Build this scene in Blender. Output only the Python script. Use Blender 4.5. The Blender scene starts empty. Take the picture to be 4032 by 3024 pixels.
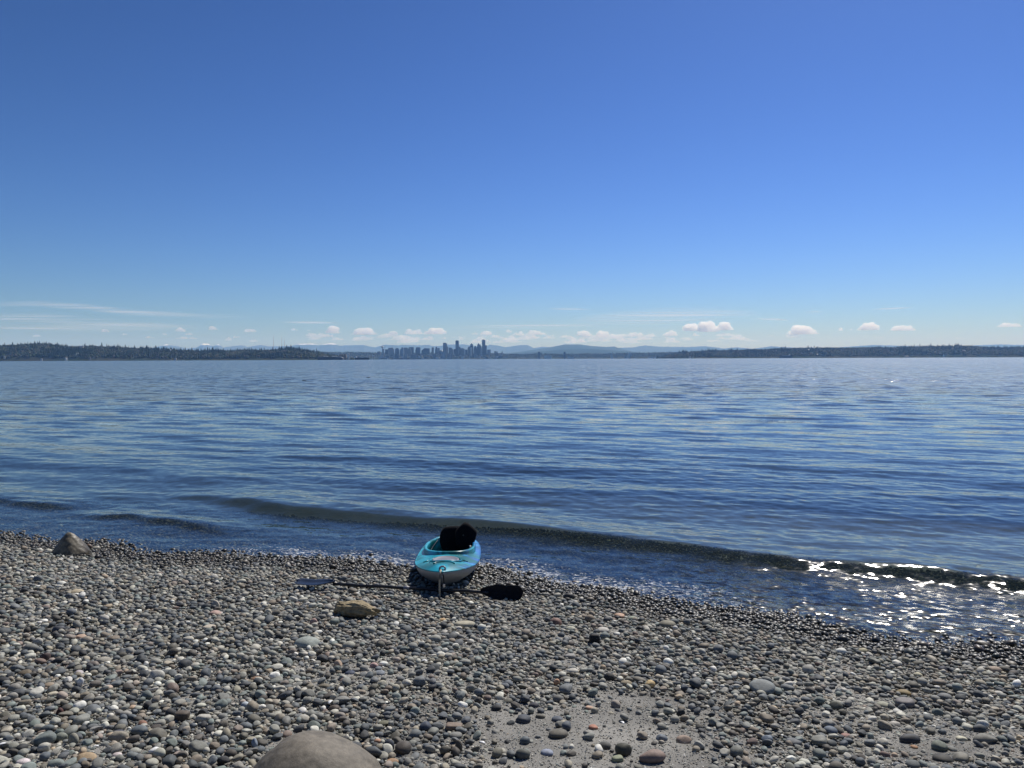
import bpy, math, random
import numpy as np
from mathutils import Vector, Matrix
R = math.radians
rng = np.random.default_rng(7)
random.seed(7)
scene = bpy.context.scene
C = bpy.context.collection

# ------------------------------------------------------------------ camera
CAM_Z = 2.5
F = 3034.0                       # focal length in pixels of the 4032 px wide photograph
PITCH = math.atan(99 / F)
ROLL = R(-0.21)
RC = Matrix.Rotation(R(90) - PITCH, 3, 'X') @ Matrix.Rotation(ROLL, 3, 'Z')
cam_data = bpy.data.cameras.new('camera')
cam = bpy.data.objects.new('camera', cam_data)
C.objects.link(cam)
cam.matrix_world = Matrix.Translation((0, 0, CAM_Z)) @ RC.to_4x4()
cam_data.sensor_width = 36
cam_data.lens = 36 * F / 4032
cam_data.clip_start = 0.05
cam_data.clip_end = 400000
scene.camera = cam

# ------------------------------------------------------------------ sky, sun, exposure
SUN_AZ, SUN_EL = 29.0, 48.0      # azimuth to the right of the view direction (+Y)
world = bpy.data.worlds.new('World')
scene.world = world
world.use_nodes = True
wn = world.node_tree
bg = wn.nodes['Background']
sky = wn.nodes.new('ShaderNodeTexSky')
sky.sky_type = 'NISHITA'
sky.sun_disc = False
sky.sun_elevation = R(SUN_EL)
sky.sun_rotation = R(SUN_AZ)
sky.altitude = 0
sky.air_density = 1.0
sky.dust_density = 0.3
sky.ozone_density = 2.5
# deeper, more saturated clear-air blue than the default atmosphere gives
def wmul(a, c):
    nd = wn.nodes.new('ShaderNodeVectorMath'); nd.operation = 'MULTIPLY'
    wn.links.new(a, nd.inputs[0]); nd.inputs[1].default_value = c
    return nd.outputs[0]
sp = wn.nodes.new('ShaderNodeSeparateColor'); cb = wn.nodes.new('ShaderNodeCombineColor')
wn.links.new(wmul(sky.outputs[0], (.1, .1, .1)), sp.inputs[0])
for k_, e_ in enumerate((1.51, 1.5, 1.75)):
    pw = wn.nodes.new('ShaderNodeMath'); pw.operation = 'POWER'; pw.inputs[1].default_value = e_
    wn.links.new(sp.outputs[k_], pw.inputs[0]); wn.links.new(pw.outputs[0], cb.inputs[k_])
wn.links.new(wmul(cb.outputs[0], (5.0, 6.5, 10.7)), bg.inputs[0])
bg.inputs[1].default_value = 0.1
sd = bpy.data.lights.new('sun', 'SUN')
sd.energy = 5.0
sd.angle = R(0.5)
sd.color = (1.0, 0.965, 0.92)
sun = bpy.data.objects.new('sun', sd)
C.objects.link(sun)
sdir = Vector((math.sin(R(SUN_AZ)) * math.cos(R(SUN_EL)), math.cos(R(SUN_AZ)) * math.cos(R(SUN_EL)), math.sin(R(SUN_EL))))
sun.rotation_euler = sdir.to_track_quat('Z', 'Y').to_euler()
scene.view_settings.view_transform = 'Standard'
scene.view_settings.look = 'None'
scene.view_settings.exposure = 0.0
scene.view_settings.gamma = 1.0
scene.render.engine = 'CYCLES'
cy = scene.cycles
cy.use_denoising = True
cy.max_bounces = 12
cy.volume_bounces = 12
cy.transparent_max_bounces = 12
cy.caustics_reflective = False
cy.caustics_refractive = False
cy.sample_clamp_indirect = 4.0

# ------------------------------------------------------------------ helpers
def ray(px, py):
    return RC @ Vector(((px - 2016) / F, -(py - 1512) / F, -1.0))

def far(px, py, D):
    d = ray(px, py)
    k = D / d.y
    return Vector((d.x * k, D, CAM_Z + d.z * k))

def lin(r, g, b):
    return tuple((c / 255 / 12.92) if c / 255 <= 0.04045 else ((c / 255 + 0.055) / 1.055) ** 2.4 for c in (r, g, b))

def tag(o, label=None, cat=None, group=None, kind=None):
    if label: o['label'] = label
    if cat: o['category'] = cat
    if group: o['group'] = group
    if kind: o['kind'] = kind
    return o

def empty(name, loc=(0, 0, 0), rot=(0, 0, 0)):
    o = bpy.data.objects.new(name, None)
    o.location = loc
    o.rotation_euler = rot
    o.empty_display_size = 0.2
    C.objects.link(o)
    return o

def npmesh(name, V, Fc, mat, parent=None, smooth=True, attrs=None, loc=None):
    """V (n,3) float, Fc (m,k) int with k 3 or 4, or a list of such arrays."""
    me = bpy.data.meshes.new(name)
    V = np.asarray(V, np.float32)
    arrs = Fc if isinstance(Fc, list) else [Fc]
    arrs = [np.asarray(a, np.int32) for a in arrs if len(a)]
    me.vertices.add(len(V))
    me.vertices.foreach_set('co', V.ravel())
    nl = sum(a.size for a in arrs)
    me.loops.add(nl)
    me.loops.foreach_set('vertex_index', np.concatenate([a.ravel() for a in arrs]))
    tot = np.concatenate([np.full(len(a), a.shape[1], np.int32) for a in arrs])
    start = np.concatenate([[0], np.cumsum(tot)[:-1]]).astype(np.int32)
    me.polygons.add(len(tot))
    me.polygons.foreach_set('loop_start', start)
    me.polygons.foreach_set('loop_total', tot)
    me.polygons.foreach_set('use_smooth', np.full(len(tot), smooth, bool))
    me.update(calc_edges=True)
    for k, a in (attrs or {}).items():
        a = np.asarray(a, np.float32)
        if a.ndim == 1:
            at = me.attributes.new(k, 'FLOAT', 'POINT')
            at.data.foreach_set('value', a)
        else:
            at = me.attributes.new(k, 'FLOAT_COLOR', 'POINT')
            at.data.foreach_set('color', np.concatenate([a, np.ones((len(a), 1), np.float32)], 1).ravel())
    if mat: me.materials.append(mat)
    o = bpy.data.objects.new(name, me)
    if loc is not None: o.location = loc
    C.objects.link(o)
    if parent: o.parent = parent
    return o

class MB:
    """collects faces of mixed size into one mesh"""
    def __init__(s): s.v = []; s.f = []
    def add(s, V, Fc):
        n = len(s.v)
        s.v += [tuple(p) for p in V]
        s.f += [tuple(i + n for i in q) for q in Fc]
    def box(s, x0, x1, y0, y1, z0, z1, M=None):
        V = [Vector(p) for p in ((x0, y0, z0), (x1, y0, z0), (x1, y1, z0), (x0, y1, z0), (x0, y0, z1), (x1, y0, z1), (x1, y1, z1), (x0, y1, z1))]
        if M: V = [M @ p for p in V]
        s.add(V, [(0, 3, 2, 1), (4, 5, 6, 7), (0, 1, 5, 4), (1, 2, 6, 5), (2, 3, 7, 6), (3, 0, 4, 7)])
    def prism(s, pts, y0, y1):
        """outline in (x,z) swept along y"""
        n = len(pts)
        V = [(x, y0, z) for x, z in pts] + [(x, y1, z) for x, z in pts]
        s.add(V, [tuple(range(n)), tuple(range(2 * n - 1, n - 1, -1))] + [(i, i + n, (i + 1) % n + n, (i + 1) % n) for i in range(n)])
    def lathe(s, prof, c=(0, 0, 0), n=12):
        V = []; Fc = []
        for r, z in prof:
            for k in range(n):
                a = 2 * math.pi * k / n
                V.append((c[0] + r * math.cos(a), c[1] + r * math.sin(a), c[2] + z))
        for i in range(len(prof) - 1):
            for k in range(n):
                Fc.append((i * n + k, i * n + (k + 1) % n, (i + 1) * n + (k + 1) % n, (i + 1) * n + k))
        Fc.append(tuple(range(n))[::-1]); Fc.append(tuple(range((len(prof) - 1) * n, len(prof) * n)))
        s.add(V, Fc)
    def tube(s, pts, rad, n=8, closed=False):
        pts = [Vector(p) for p in pts]
        m = len(pts)
        rads = rad if isinstance(rad, (list, tuple)) else [rad] * m
        V = []; Fc = []
        for i, p in enumerate(pts):
            if closed: t = pts[(i + 1) % m] - pts[i - 1]
            else: t = pts[min(i + 1, m - 1)] - pts[max(i - 1, 0)]
            t.normalize()
            up = Vector((0, 0, 1)) if abs(t.z) < 0.95 else Vector((0, 1, 0))
            a = t.cross(up).normalized(); b = a.cross(t)
            for k in range(n):
                th = 2 * math.pi * k / n
                V.append(p + (a * math.cos(th) + b * math.sin(th)) * rads[i])
        for i in range(m if closed else m - 1):
            j = (i + 1) % m
            for k in range(n):
                Fc.append((i * n + k, i * n + (k + 1) % n, j * n + (k + 1) % n, j * n + k))
        if not closed:
            Fc.append(tuple(range(n))[::-1]); Fc.append(tuple(range((m - 1) * n, m * n)))
        s.add(V, Fc)
    def build(s, name, mat, parent=None, smooth=False, loc=None, bevel=0):
        me = bpy.data.meshes.new(name)
        me.from_pydata([tuple(p) for p in s.v], [], s.f)
        me.validate(); me.update()
        if smooth: me.polygons.foreach_set('use_smooth', [True] * len(me.polygons))
        me.materials.append(mat)
        o = bpy.data.objects.new(name, me)
        if loc is not None: o.location = loc
        C.objects.link(o)
        if parent: o.parent = parent
        if bevel:
            m = o.modifiers.new('bevel', 'BEVEL'); m.width = bevel; m.segments = 2; m.limit_method = 'ANGLE'
        return o

# ------------------------------------------------------------------ materials
class NT:
    def __init__(s, name):
        s.m = bpy.data.materials.new(name); s.m.use_nodes = True
        s.t = s.m.node_tree; s.t.nodes.clear()
        s.out = s.t.nodes.new('ShaderNodeOutputMaterial')
    def n(s, typ, _in=None, **kw):
        nd = s.t.nodes.new(typ)
        for k, v in kw.items(): setattr(nd, k, v)
        for k, v in (_in or {}).items():
            if isinstance(v, bpy.types.NodeSocket): s.t.links.new(v, nd.inputs[k])
            else: nd.inputs[k].default_value = v
        return nd
    def math(s, op, a, b=None, c=None, clamp=False):
        nd = s.t.nodes.new('ShaderNodeMath'); nd.operation = op; nd.use_clamp = clamp
        for i, v in enumerate((a, b, c)):
            if v is None: continue
            if isinstance(v, bpy.types.NodeSocket): s.t.links.new(v, nd.inputs[i])
            else: nd.inputs[i].default_value = v
        return nd.outputs[0]
    def vmath(s, op, a, b=None, scale=None):
        nd = s.t.nodes.new('ShaderNodeVectorMath'); nd.operation = op
        for i, v in enumerate((a, b)):
            if v is None: continue
            if isinstance(v, bpy.types.NodeSocket): s.t.links.new(v, nd.inputs[i])
            else: nd.inputs[i].default_value = v
        if scale is not None:
            if isinstance(scale, bpy.types.NodeSocket): s.t.links.new(scale, nd.inputs['Scale'])
            else: nd.inputs['Scale'].default_value = scale
        return nd.outputs['Value'] if op in ('DOT_PRODUCT', 'LENGTH') else nd.outputs[0]
    def mixc(s, f, a, b, mode='MIX'):
        nd = s.t.nodes.new('ShaderNodeMix'); nd.data_type = 'RGBA'; nd.blend_type = mode
        for i, v in ((0, f), (6, a), (7, b)):
            if isinstance(v, bpy.types.NodeSocket): s.t.links.new(v, nd.inputs[i])
            else: nd.inputs[i].default_value = v if i == 0 else (*v[:3], 1)
        return nd.outputs[2]
    def ramp(s, f, lo, hi, a=0.0, b=1.0):
        nd = s.n('ShaderNodeMapRange', {0: f, 1: lo, 2: hi, 3: a, 4: b}); nd.interpolation_type = 'SMOOTHSTEP'
        return nd.outputs[0]
    def noise(s, vec, scale, detail=3, rough=0.55, out=0):
        return s.n('ShaderNodeTexNoise', {'Vector': vec, 'Scale': scale, 'Detail': detail, 'Roughness': rough}).outputs[out]
    def done(s, sh, vol=False):
        s.t.links.new(sh, s.out.inputs['Volume' if vol else 'Surface']); return s.m

def pbr(name, col, rough=0.6, var=0.15, scale=3.0, bump=0.0, metal=0.0, coords='Object', spec=0.5):
    t = NT(name)
    co = t.n('ShaderNodeTexCoord').outputs[coords]
    nz = t.noise(co, scale, 4)
    f = t.ramp(nz, 0.3, 0.7)
    c = t.mixc(f, tuple(x * (1 - var) for x in col), tuple(min(1, x * (1 + var)) for x in col))
    b = t.n('ShaderNodeBsdfPrincipled', {'Base Color': c, 'Roughness': rough, 'Metallic': metal, 'Specular IOR Level': spec})
    if bump:
        bn = t.n('ShaderNodeBump', {'Height': t.noise(co, scale * 4, 5), 'Strength': 1.0, 'Distance': bump})
        t.t.links.new(bn.outputs[0], b.inputs['Normal'])
    return t.done(b.outputs[0])

# ------------------------------------------------------------------ the shore: coordinates
NX, NY = 0.361, 0.9326            # unit normal of the waterline, pointing out to sea
TX, TY = 0.9326, -0.361           # along the waterline
S0 = 8.2
def sea0(X, Y): return NX * X + NY * Y - S0
def bend(u): return .6 * (1 - np.exp(-((u + 3.6) / 2.6) ** 2))   # the beach juts out a little where the kayak lies
def sea(X, Y): return sea0(X, Y) + bend(TX * X + TY * Y) * (1 if np.isscalar(X) else (np.abs(TX * X + TY * Y) < 1e5))
def along(X, Y): return TX * X + TY * Y
def ground(X, Y):
    X = np.asarray(X, float); Y = np.asarray(Y, float)
    s = sea(X, Y)
    z = np.where(s < 3, -0.11 * s, np.where(s < 9, -0.33 - 0.05 * (s - 3), -0.63 - 0.15 * (s - 9)))
    z = np.where(s < -25, 2.75 + 0.02 * (-s - 25), z)
    z = np.clip(z, -4.0, 6.0)
    near = np.exp(-((X / 16) ** 2 + ((Y - 6) / 14) ** 2))
    z = z + near * 0.018 * (np.sin(1.7 * X + 0.6 * Y + .5) * np.sin(1.3 * Y - .4 * X) + 0.6 * np.sin(3.1 * X - 1.9 * Y + 1))
    return z
def gz(X, Y): return float(ground(X, Y))
def onground(px, py):
    d = ray(px, py)
    k = 2.0
    lo, hi = 0.5, 60.0
    for _ in range(50):
        k = 0.5 * (lo + hi)
        if CAM_Z + d.z * k > gz(d.x * k, d.y * k): lo = k
        else: hi = k
    return Vector((d.x * k, d.y * k, gz(d.x * k, d.y * k)))

# smooth value noise on numpy arrays (for land, waves, patches)
def vnoise(x, y, seed=0):
    xi = np.floor(x).astype(np.int64); yi = np.floor(y).astype(np.int64)
    fx = x - xi; fy = y - yi
    fx = fx * fx * (3 - 2 * fx); fy = fy * fy * (3 - 2 * fy)
    def h(a, b):
        n = (a * 374761393 + b * 668265263 + seed * 144664) & 0x7fffffff
        n = ((n ^ (n >> 13)) * 1274126177) & 0x7fffffff
        return ((n ^ (n >> 16)) & 0xffff) / 65535.0
    return (h(xi, yi) * (1 - fx) + h(xi + 1, yi) * fx) * (1 - fy) + (h(xi, yi + 1) * (1 - fx) + h(xi + 1, yi + 1) * fx) * fy
def fbm(x, y, seed=0, octv=4):
    a = 0; amp = 0.5; tot = 0
    for o in range(octv):
        a = a + amp * vnoise(x * 2 ** o, y * 2 ** o, seed + o); tot += amp; amp *= 0.5
    return a / tot

# sandy openings among the pebbles: 0 = closed pebbles, 1 = bare sand
def sandy(X, Y):
    X = np.asarray(X, float); Y = np.asarray(Y, float)
    n = fbm(X * .8 + 9, Y * 1.9 + 4, 31, 4)
    g = 0
    for cx, cyy, rx, ry, a in ((0.5, 4.0, 0.95, 0.85, 1.0), (1.35, 4.0, 0.8, 0.55, .72), (0.1, 5.0, 1.3, 0.4, .55), (-1.3, 5.0, 1.0, 0.4, .52), (0.6, 4.45, 2.3, .42, .62), (2.2, 4.3, 1.1, .5, .55),
                               (-1.7, 4.3, 0.8, 0.4, .5), (2.3, 4.9, 0.8, 0.4, .35), (0.9, 4.8, 0.8, .45, .6), (1.6, 6.6, .35, .25, .4), (0.2, 6.3, .4, .2, .3)):
        g = np.maximum(g, a * np.exp(-((X - cx) / rx) ** 2 - ((Y - cyy) / ry) ** 2))
    return np.clip((g - 0.66 * n + 0.25) * 1.6, 0, 1)

# ------------------------------------------------------------------ shore materials
def shore_vars(t):
    P = t.n('ShaderNodeNewGeometry').outputs['Position']
    s = t.math('SUBTRACT', t.vmath('DOT_PRODUCT', P, (NX, NY, 0)), S0)
    uu = t.math('DIVIDE', t.math('ADD', t.vmath('DOT_PRODUCT', P, (TX, TY, 0)), 3.6), 2.6)
    s = t.math('ADD', s, t.math('MULTIPLY', t.math('SUBTRACT', 1.0, t.math('EXPONENT', t.math('MULTIPLY', t.math('MULTIPLY', uu, uu), -1.0))), .6))
    nz = t.noise(P, 1.6, 4)
    nz2 = t.noise(P, 14.0, 2)
    edge = t.math('ADD', s, t.math('ADD', t.math('MULTIPLY', t.math('SUBTRACT', nz, 0.5), 0.9), t.math('MULTIPLY', t.math('SUBTRACT', nz2, 0.5), 0.5)))
    wet = t.ramp(edge, -0.95, -0.48)
    return P, s, wet

def stone_mat(name, bs=170, bd=.0015):
    t = NT(name)
    P, s, wet = shore_vars(t)
    co = t.n('ShaderNodeTexCoord').outputs['Object']
    col = t.n('ShaderNodeAttribute', attribute_name='col').outputs['Color']
    m1 = t.ramp(t.noise(P, 38, 4, .6), 0.25, 0.75, 0.78, 1.22)
    m2 = t.ramp(t.noise(P, 260, 2, .7), 0.3, 0.7, 0.86, 1.14)
    c = t.vmath('SCALE', col, None, t.math('MULTIPLY', m1, m2))
    wetc = t.vmath('MULTIPLY', c, (0.36, 0.34, 0.31))
    c2 = t.mixc(wet, c, wetc)
    zc = t.n('ShaderNodeSeparateXYZ', {0: P}).outputs[2]
    under = t.math('MULTIPLY', t.ramp(zc, -0.03, 0.0, 1, 0), t.ramp(s, -.3, .1))      # below the waterline there is no wet gloss
    c2 = t.mixc(under, c2, t.vmath('MULTIPLY', c, (.46, .46, .40)))
    ro = t.n('ShaderNodeMapRange', {0: t.math('MULTIPLY', wet, t.math('SUBTRACT', 1.0, under)), 3: 0.72, 4: 0.42}).outputs[0]
    bn = t.n('ShaderNodeBump', {'Height': t.noise(P, bs, 6, .62), 'Strength': 0.6, 'Distance': bd})
    b = t.n('ShaderNodeBsdfPrincipled', {'Base Color': c2, 'Roughness': ro, 'Specular IOR Level': t.math('SUBTRACT', .4, t.math('MULTIPLY', under, .4)), 'Normal': bn.outputs[0]})
    return t.done(b.outputs[0])
M_STONE = stone_mat('stone')
M_BOULDER = stone_mat('boulder_stone', 30, .006)

def sand_mat():
    t = NT('sand')
    P, s, wet = shore_vars(t)
    a = t.noise(P, 3.0, 5); g = t.noise(P, 300, 3, .8); v = t.noise(P, 900, 1)
    c = t.mixc(t.ramp(a, 0.3, 0.7), (0.23, 0.22, 0.195), (0.32, 0.305, 0.27))
    c = t.mixc(t.ramp(g, 0.35, 0.65), t.vmath('SCALE', c, None, 0.6), t.vmath('SCALE', c, None, 1.25))
    c = t.mixc(t.math('MULTIPLY', t.ramp(v, 0.62, 0.7), .6), c, (.55, .53, .48))
    c = t.vmath('SCALE', c, None, t.ramp(t.noise(P, 1.3, 4), .38, .62, .72, 1.05))
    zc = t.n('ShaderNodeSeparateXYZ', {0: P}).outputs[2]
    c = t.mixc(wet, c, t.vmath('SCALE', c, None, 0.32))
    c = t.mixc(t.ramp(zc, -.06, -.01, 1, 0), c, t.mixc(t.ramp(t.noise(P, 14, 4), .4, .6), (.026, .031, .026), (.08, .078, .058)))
    bn = t.n('ShaderNodeBump', {'Height': t.math('ADD', g, t.math('MULTIPLY', v, .6)), 'Strength': 0.8, 'Distance': 0.004})
    ro = t.n('ShaderNodeMapRange', {0: wet, 3: 0.9, 4: 0.35}).outputs[0]
    b = t.n('ShaderNodeBsdfPrincipled', {'Base Color': c, 'Roughness': ro, 'Normal': bn.outputs[0]})
    return t.done(b.outputs[0])

# ------------------------------------------------------------------ ground sheet
def axis(lo, hi, step, far_lo, far_hi):
    mid = list(np.arange(lo, hi, step))
    a = []; x = lo; d = step
    while x > far_lo: d *= 1.25; x -= d; a.append(x)
    b = []; x = mid[-1]; d = step
    while x < far_hi: d *= 1.25; x += d; b.append(x)
    return np.array(a[::-1] + mid + b)
xs = axis(-13, 11, 0.05, -60000, 60000); ys = axis(2.4, 17, 0.05, -3000, 60000)
GX, GY = np.meshgrid(xs, ys)
GZ = ground(GX, GY) + np.where((abs(GX) < 14) & (GY < 18), 0.022 * (fbm(GX * 9, GY * 9, 5) - .5) + .02 * (fbm(GX * 2, GY * 2, 6) - .5), 0)
ny_, nx_ = GX.shape
I = np.arange(ny_ * nx_).reshape(ny_, nx_)
Q = np.stack([I[:-1, :-1], I[:-1, 1:], I[1:, 1:], I[1:, :-1]], -1).reshape(-1, 4)
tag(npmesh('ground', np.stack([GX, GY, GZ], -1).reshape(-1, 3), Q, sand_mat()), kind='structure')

# ------------------------------------------------------------------ water
def water_mat():
    t = NT('sea_water')
    geo = t.n('ShaderNodeNewGeometry')
    P = geo.outputs['Position']; N = geo.outputs['Normal']
    s = t.vmath('DOT_PRODUCT', P, (NX, NY, 0)); u = t.vmath('DOT_PRODUCT', P, (TX, TY, 0))
    farf = t.n('ShaderNodeAttribute', attribute_name='farness').outputs['Fac']
    rip = t.n('ShaderNodeAttribute', attribute_name='ripple').outputs['Fac']
    foam = t.n('ShaderNodeAttribute', attribute_name='foam').outputs['Fac']
    deep = t.n('ShaderNodeAttribute', attribute_name='deep').outputs['Fac']
    def layer(sc, stretch, amp, detail=2):
        v = t.n('ShaderNodeCombineXYZ', {0: t.math('MULTIPLY', u, stretch), 1: s, 2: 0.0}).outputs[0]
        c = t.noise(v, sc, detail, .6, 1)
        sep = t.n('ShaderNodeSeparateColor', {0: c})
        a = t.math('MULTIPLY', t.math('SUBTRACT', sep.outputs[0], .5), amp)
        b = t.math('MULTIPLY', t.math('MULTIPLY', t.math('SUBTRACT', sep.outputs[1], .5), amp), .6)
        return a, b
    a1, b1 = layer(10.0, 0.5, rip, 2)
    a2, b2 = layer(0.9, 0.45, t.math('MULTIPLY', farf, 1.7), 4)
    a3, b3 = layer(0.06, 0.35, t.math('MULTIPLY', farf, 0.5), 4)
    ss = t.math('ADD', t.math('ADD', a1, a2), a3)
    uu = t.math('ADD', t.math('ADD', b1, b2), b3)
    pert = t.vmath('ADD', t.vmath('SCALE', (NX, NY, 0), None, ss), t.vmath('SCALE', (TX, TY, 0), None, uu))
    nrm = t.vmath('NORMALIZE', t.vmath('ADD', N, pert))
    fr = t.math('MULTIPLY', t.n('ShaderNodeFresnel', {'IOR': 1.333, 'Normal': nrm}).outputs[0], t.math('SUBTRACT', 1.0, geo.outputs['Backfacing']))
    gl = t.n('ShaderNodeBsdfGlossy', {'Color': (1, .985, .96, 1), 'Roughness': t.math('ADD', t.math('ADD', .03, t.math('MULTIPLY', t.math('MINIMUM', rip, 1.5), .085)), t.math('MULTIPLY', farf, .06)), 'Normal': nrm}).outputs[0]
    tr = t.n('ShaderNodeBsdfTransparent', {'Color': (.72, .76, .66, 1)}).outputs[0]
    body = t.n('ShaderNodeBsdfDiffuse', {'Color': (.028, .046, .054, 1)}).outputs[0]
    sub = t.n('ShaderNodeMixShader', {0: deep, 1: tr, 2: body}).outputs[0]
    surf = t.n('ShaderNodeMixShader', {0: fr, 1: sub, 2: gl}).outputs[0]
    fv = t.n('ShaderNodeCombineXYZ', {0: t.math('MULTIPLY', u, .45), 1: s, 2: 0.0}).outputs[0]
    wv = t.vmath('ADD', fv, t.vmath('SCALE', t.noise(fv, 5, 3, .6, 1), None, 0.16))
    vo = t.n('ShaderNodeTexVoronoi', {'Vector': wv, 'Scale': 13.0}, feature='DISTANCE_TO_EDGE').outputs['Distance']
    lace = t.math('SUBTRACT', 1.0, t.ramp(vo, 0.02, 0.16))
    patch = t.ramp(t.noise(fv, 3.2, 4, .6), 0.34, 0.48)
    speck = t.ramp(t.noise(fv, 42, 3, .7), 0.52, 0.62)
    fq = t.math('MULTIPLY', t.math('MULTIPLY', lace, t.math('ADD', .45, t.math('MULTIPLY', speck, .8))), t.math('MULTIPLY', patch, foam))
    fm = t.ramp(fq, .32, .62, 0, .8)
    fb = t.n('ShaderNodeBsdfDiffuse', {'Color': (.75, .77, .78, 1)}).outputs[0]
    return t.done(t.n('ShaderNodeMixShader', {0: fm, 1: surf, 2: fb}).outputs[0])

rows = [4.5]
while rows[-1] < 60: rows.append(rows[-1] + max(0.012, 0.4 * rows[-1] ** 2 / (CAM_Z * 770)))
while rows[-1] < 60000: rows.append(rows[-1] * 1.07)
rows = np.array(rows)
drow = np.gradient(rows)
angs = np.radians(np.linspace(-56, 56, 1150))
RR, AA = np.meshgrid(rows, angs, indexing='ij')
WX = RR * np.sin(AA); WY = RR * np.cos(AA)
DS = np.repeat(drow[:, None], len(angs), 1)
s_ = sea(WX, WY); u_ = along(WX, WY)
WZ = np.zeros_like(WX)
wr = np.random.default_rng(21)
nearrows = rows < 420
sl = slice(0, int(nearrows.sum()))
calm = 0.55 + 0.9 * fbm(u_[sl] * .12 + 3, s_[sl] * .3, 3, 3)
shal = np.clip((s_[sl] + .2) / 2.2, 0.12, 1)
for k in range(64):
    lam = 0.16 * (5.5 / 0.16) ** (k / 63.0)
    sprd = 38 if lam < 0.7 else (24 if lam < 2 else 11)
    th = R(wr.normal(0, sprd))
    kx = -(NX * math.cos(th) - NY * math.sin(th)); ky = -(NX * math.sin(th) + NY * math.cos(th))
    slope = 0.0125 if lam < .6 else (0.0135 if lam < 2 else 0.011)
    amp = slope * lam / (2 * math.pi)
    fade = np.clip((lam / (2.2 * DS[sl]) - 1), 0, 1)
    if fade.max() <= 0: continue
    ph = wr.uniform(0, 6.28)
    WZ[sl] += amp * (.9 if lam < .8 else .62) * fade * calm * shal * np.sin(2 * math.pi / lam * (kx * WX[sl] + ky * WY[sl]) + ph)
s0_ = sea0(WX, WY)
def crest(sc, width_front, width_back, h, ulo, uhi, ur):
    w = (vnoise(u_[sl] * .5, u_[sl] * 0 + 7, 3) - .5) * .35 + (vnoise(u_[sl] * 1.9, u_[sl] * 0, 5) - .5) * .1
    d = s0_[sl] - sc - w
    prof = np.where(d < 0, np.exp(-(d / width_front) ** 2), np.exp(-(d / width_back) ** 2))
    am = np.clip((u_[sl] - ulo) / ur, 0, 1) * np.clip((uhi - u_[sl]) / ur, 0, 1)
    am = am * am * (3 - 2 * am) * (0.8 + .4 * vnoise(u_[sl] * .9, u_[sl] * 0 + 3, 9))
    return h * am * prof
WZ[sl] += crest(1.75 + .85 * np.clip((2.35 - u_[sl]) / 12, 0, 1.2) ** 2, .22, .9, .118, -11.5, 30, 3.0)
WZ[sl] += crest(1.25, .17, .6, .075, -40, -11.3, 1.0)
WZ[sl] += crest(0.85, .15, .5, .06, -11.2, -7.6, 1.2)
WZ[sl] += crest(5.2, .9, 1.6, .038, -40, 40, 3.0)
WZ[sl] += 0.006 * (fbm(WX[sl] * 5, WY[sl] * 5, 40) - .5)
foam_a = np.zeros_like(WX); rip_a = np.full_like(WX, .07); deep_a = np.clip((s_ - 4.2) / 8.0, 0, 1)
deep_a = deep_a * deep_a * (3 - 2 * deep_a)
deep_a = np.maximum(deep_a, .42 * np.clip((s_ - .6) / 1.6, 0, 1))      # sand and silt stirred up by the little surf
nf = fbm(u_ * .9, s_ * 1.5, 11, 3)
foam_a = np.clip((s_ + .1) / .1, 0, 1) * np.clip((.85 - s_ + (nf - .5) * 1.1) / .5, 0, 1) * np.clip((u_ + 8.0) / 1.6, 0, 1) * np.clip(1.2 - (u_ + 2.5) / 3.0, 0.18, 1)
rip_a += (.0 + 2.0 * np.clip((u_ + 2.4) / 4.0, 0, 1) + 1.0 * np.clip((u_ - 1.0) / 1.5, 0, 1)) * np.clip((2.35 - s_) / .6, 0, 1) * (.35 + 1.1 * np.clip(fbm(u_ * 1.3, s_ * 2, 61, 3) * 2 - .5, 0, 1))
rip_a += 0.17 * np.clip(1 - RR / 40, 0, 1) * np.clip((s_ - .5) / 3, .25, 1)
rip_a += 0.45 * np.clip((RR - 25) / 60, 0, 1)
far_a = np.clip((RR - 14) / 60, 0, 1)
I = np.arange(WX.size).reshape(WX.shape)
Q = np.stack([I[:-1, :-1], I[:-1, 1:], I[1:, 1:], I[1:, :-1]], -1).reshape(-1, 4)
tag(npmesh('sea_water', np.stack([WX, WY, WZ], -1).reshape(-1, 3), Q, water_mat(),
    attrs={'foam': foam_a.ravel(), 'ripple': rip_a.ravel(), 'deep': deep_a.ravel(), 'farness': far_a.ravel()}), kind='structure')

# ------------------------------------------------------------------ stones
def ico(sub):
    import bmesh
    bm = bmesh.new(); bmesh.ops.create_icosphere(bm, subdivisions=sub, radius=1)
    V = np.array([v.co[:] for v in bm.verts]); Fc = np.array([[v.index for v in f.verts] for f in bm.faces]); bm.free()
    return V, Fc
ICO = {k: ico(k) for k in (1, 2, 3, 5)}
def pebble_shape(V, r, rough=.16, cuts=3):
    V = V.copy()
    for _ in range(4):
        d = r.normal(size=3); d /= np.linalg.norm(d)
        V = V * (1 + rough * r.uniform(-.7, .7) * np.tanh(1.8 * (V @ d)))[:, None]
    for _ in range(cuts):
        d = r.normal(size=3); d /= np.linalg.norm(d)
        h = r.uniform(.62, .9); q = V @ d
        V = V - np.where(q > h, (q - h) * .8, 0)[:, None] * d
    return V
PR = np.random.default_rng(3)
def proto_set(k):
    r = np.random.default_rng(3)
    return [pebble_shape(ICO[k][0], r, (.16, .2, .28, .34)[i % 4], (3, 4, 7, 9)[i % 4]) for i in range(24)]
PROTO = {k: proto_set(k) for k in (1, 2, 3)}

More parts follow.
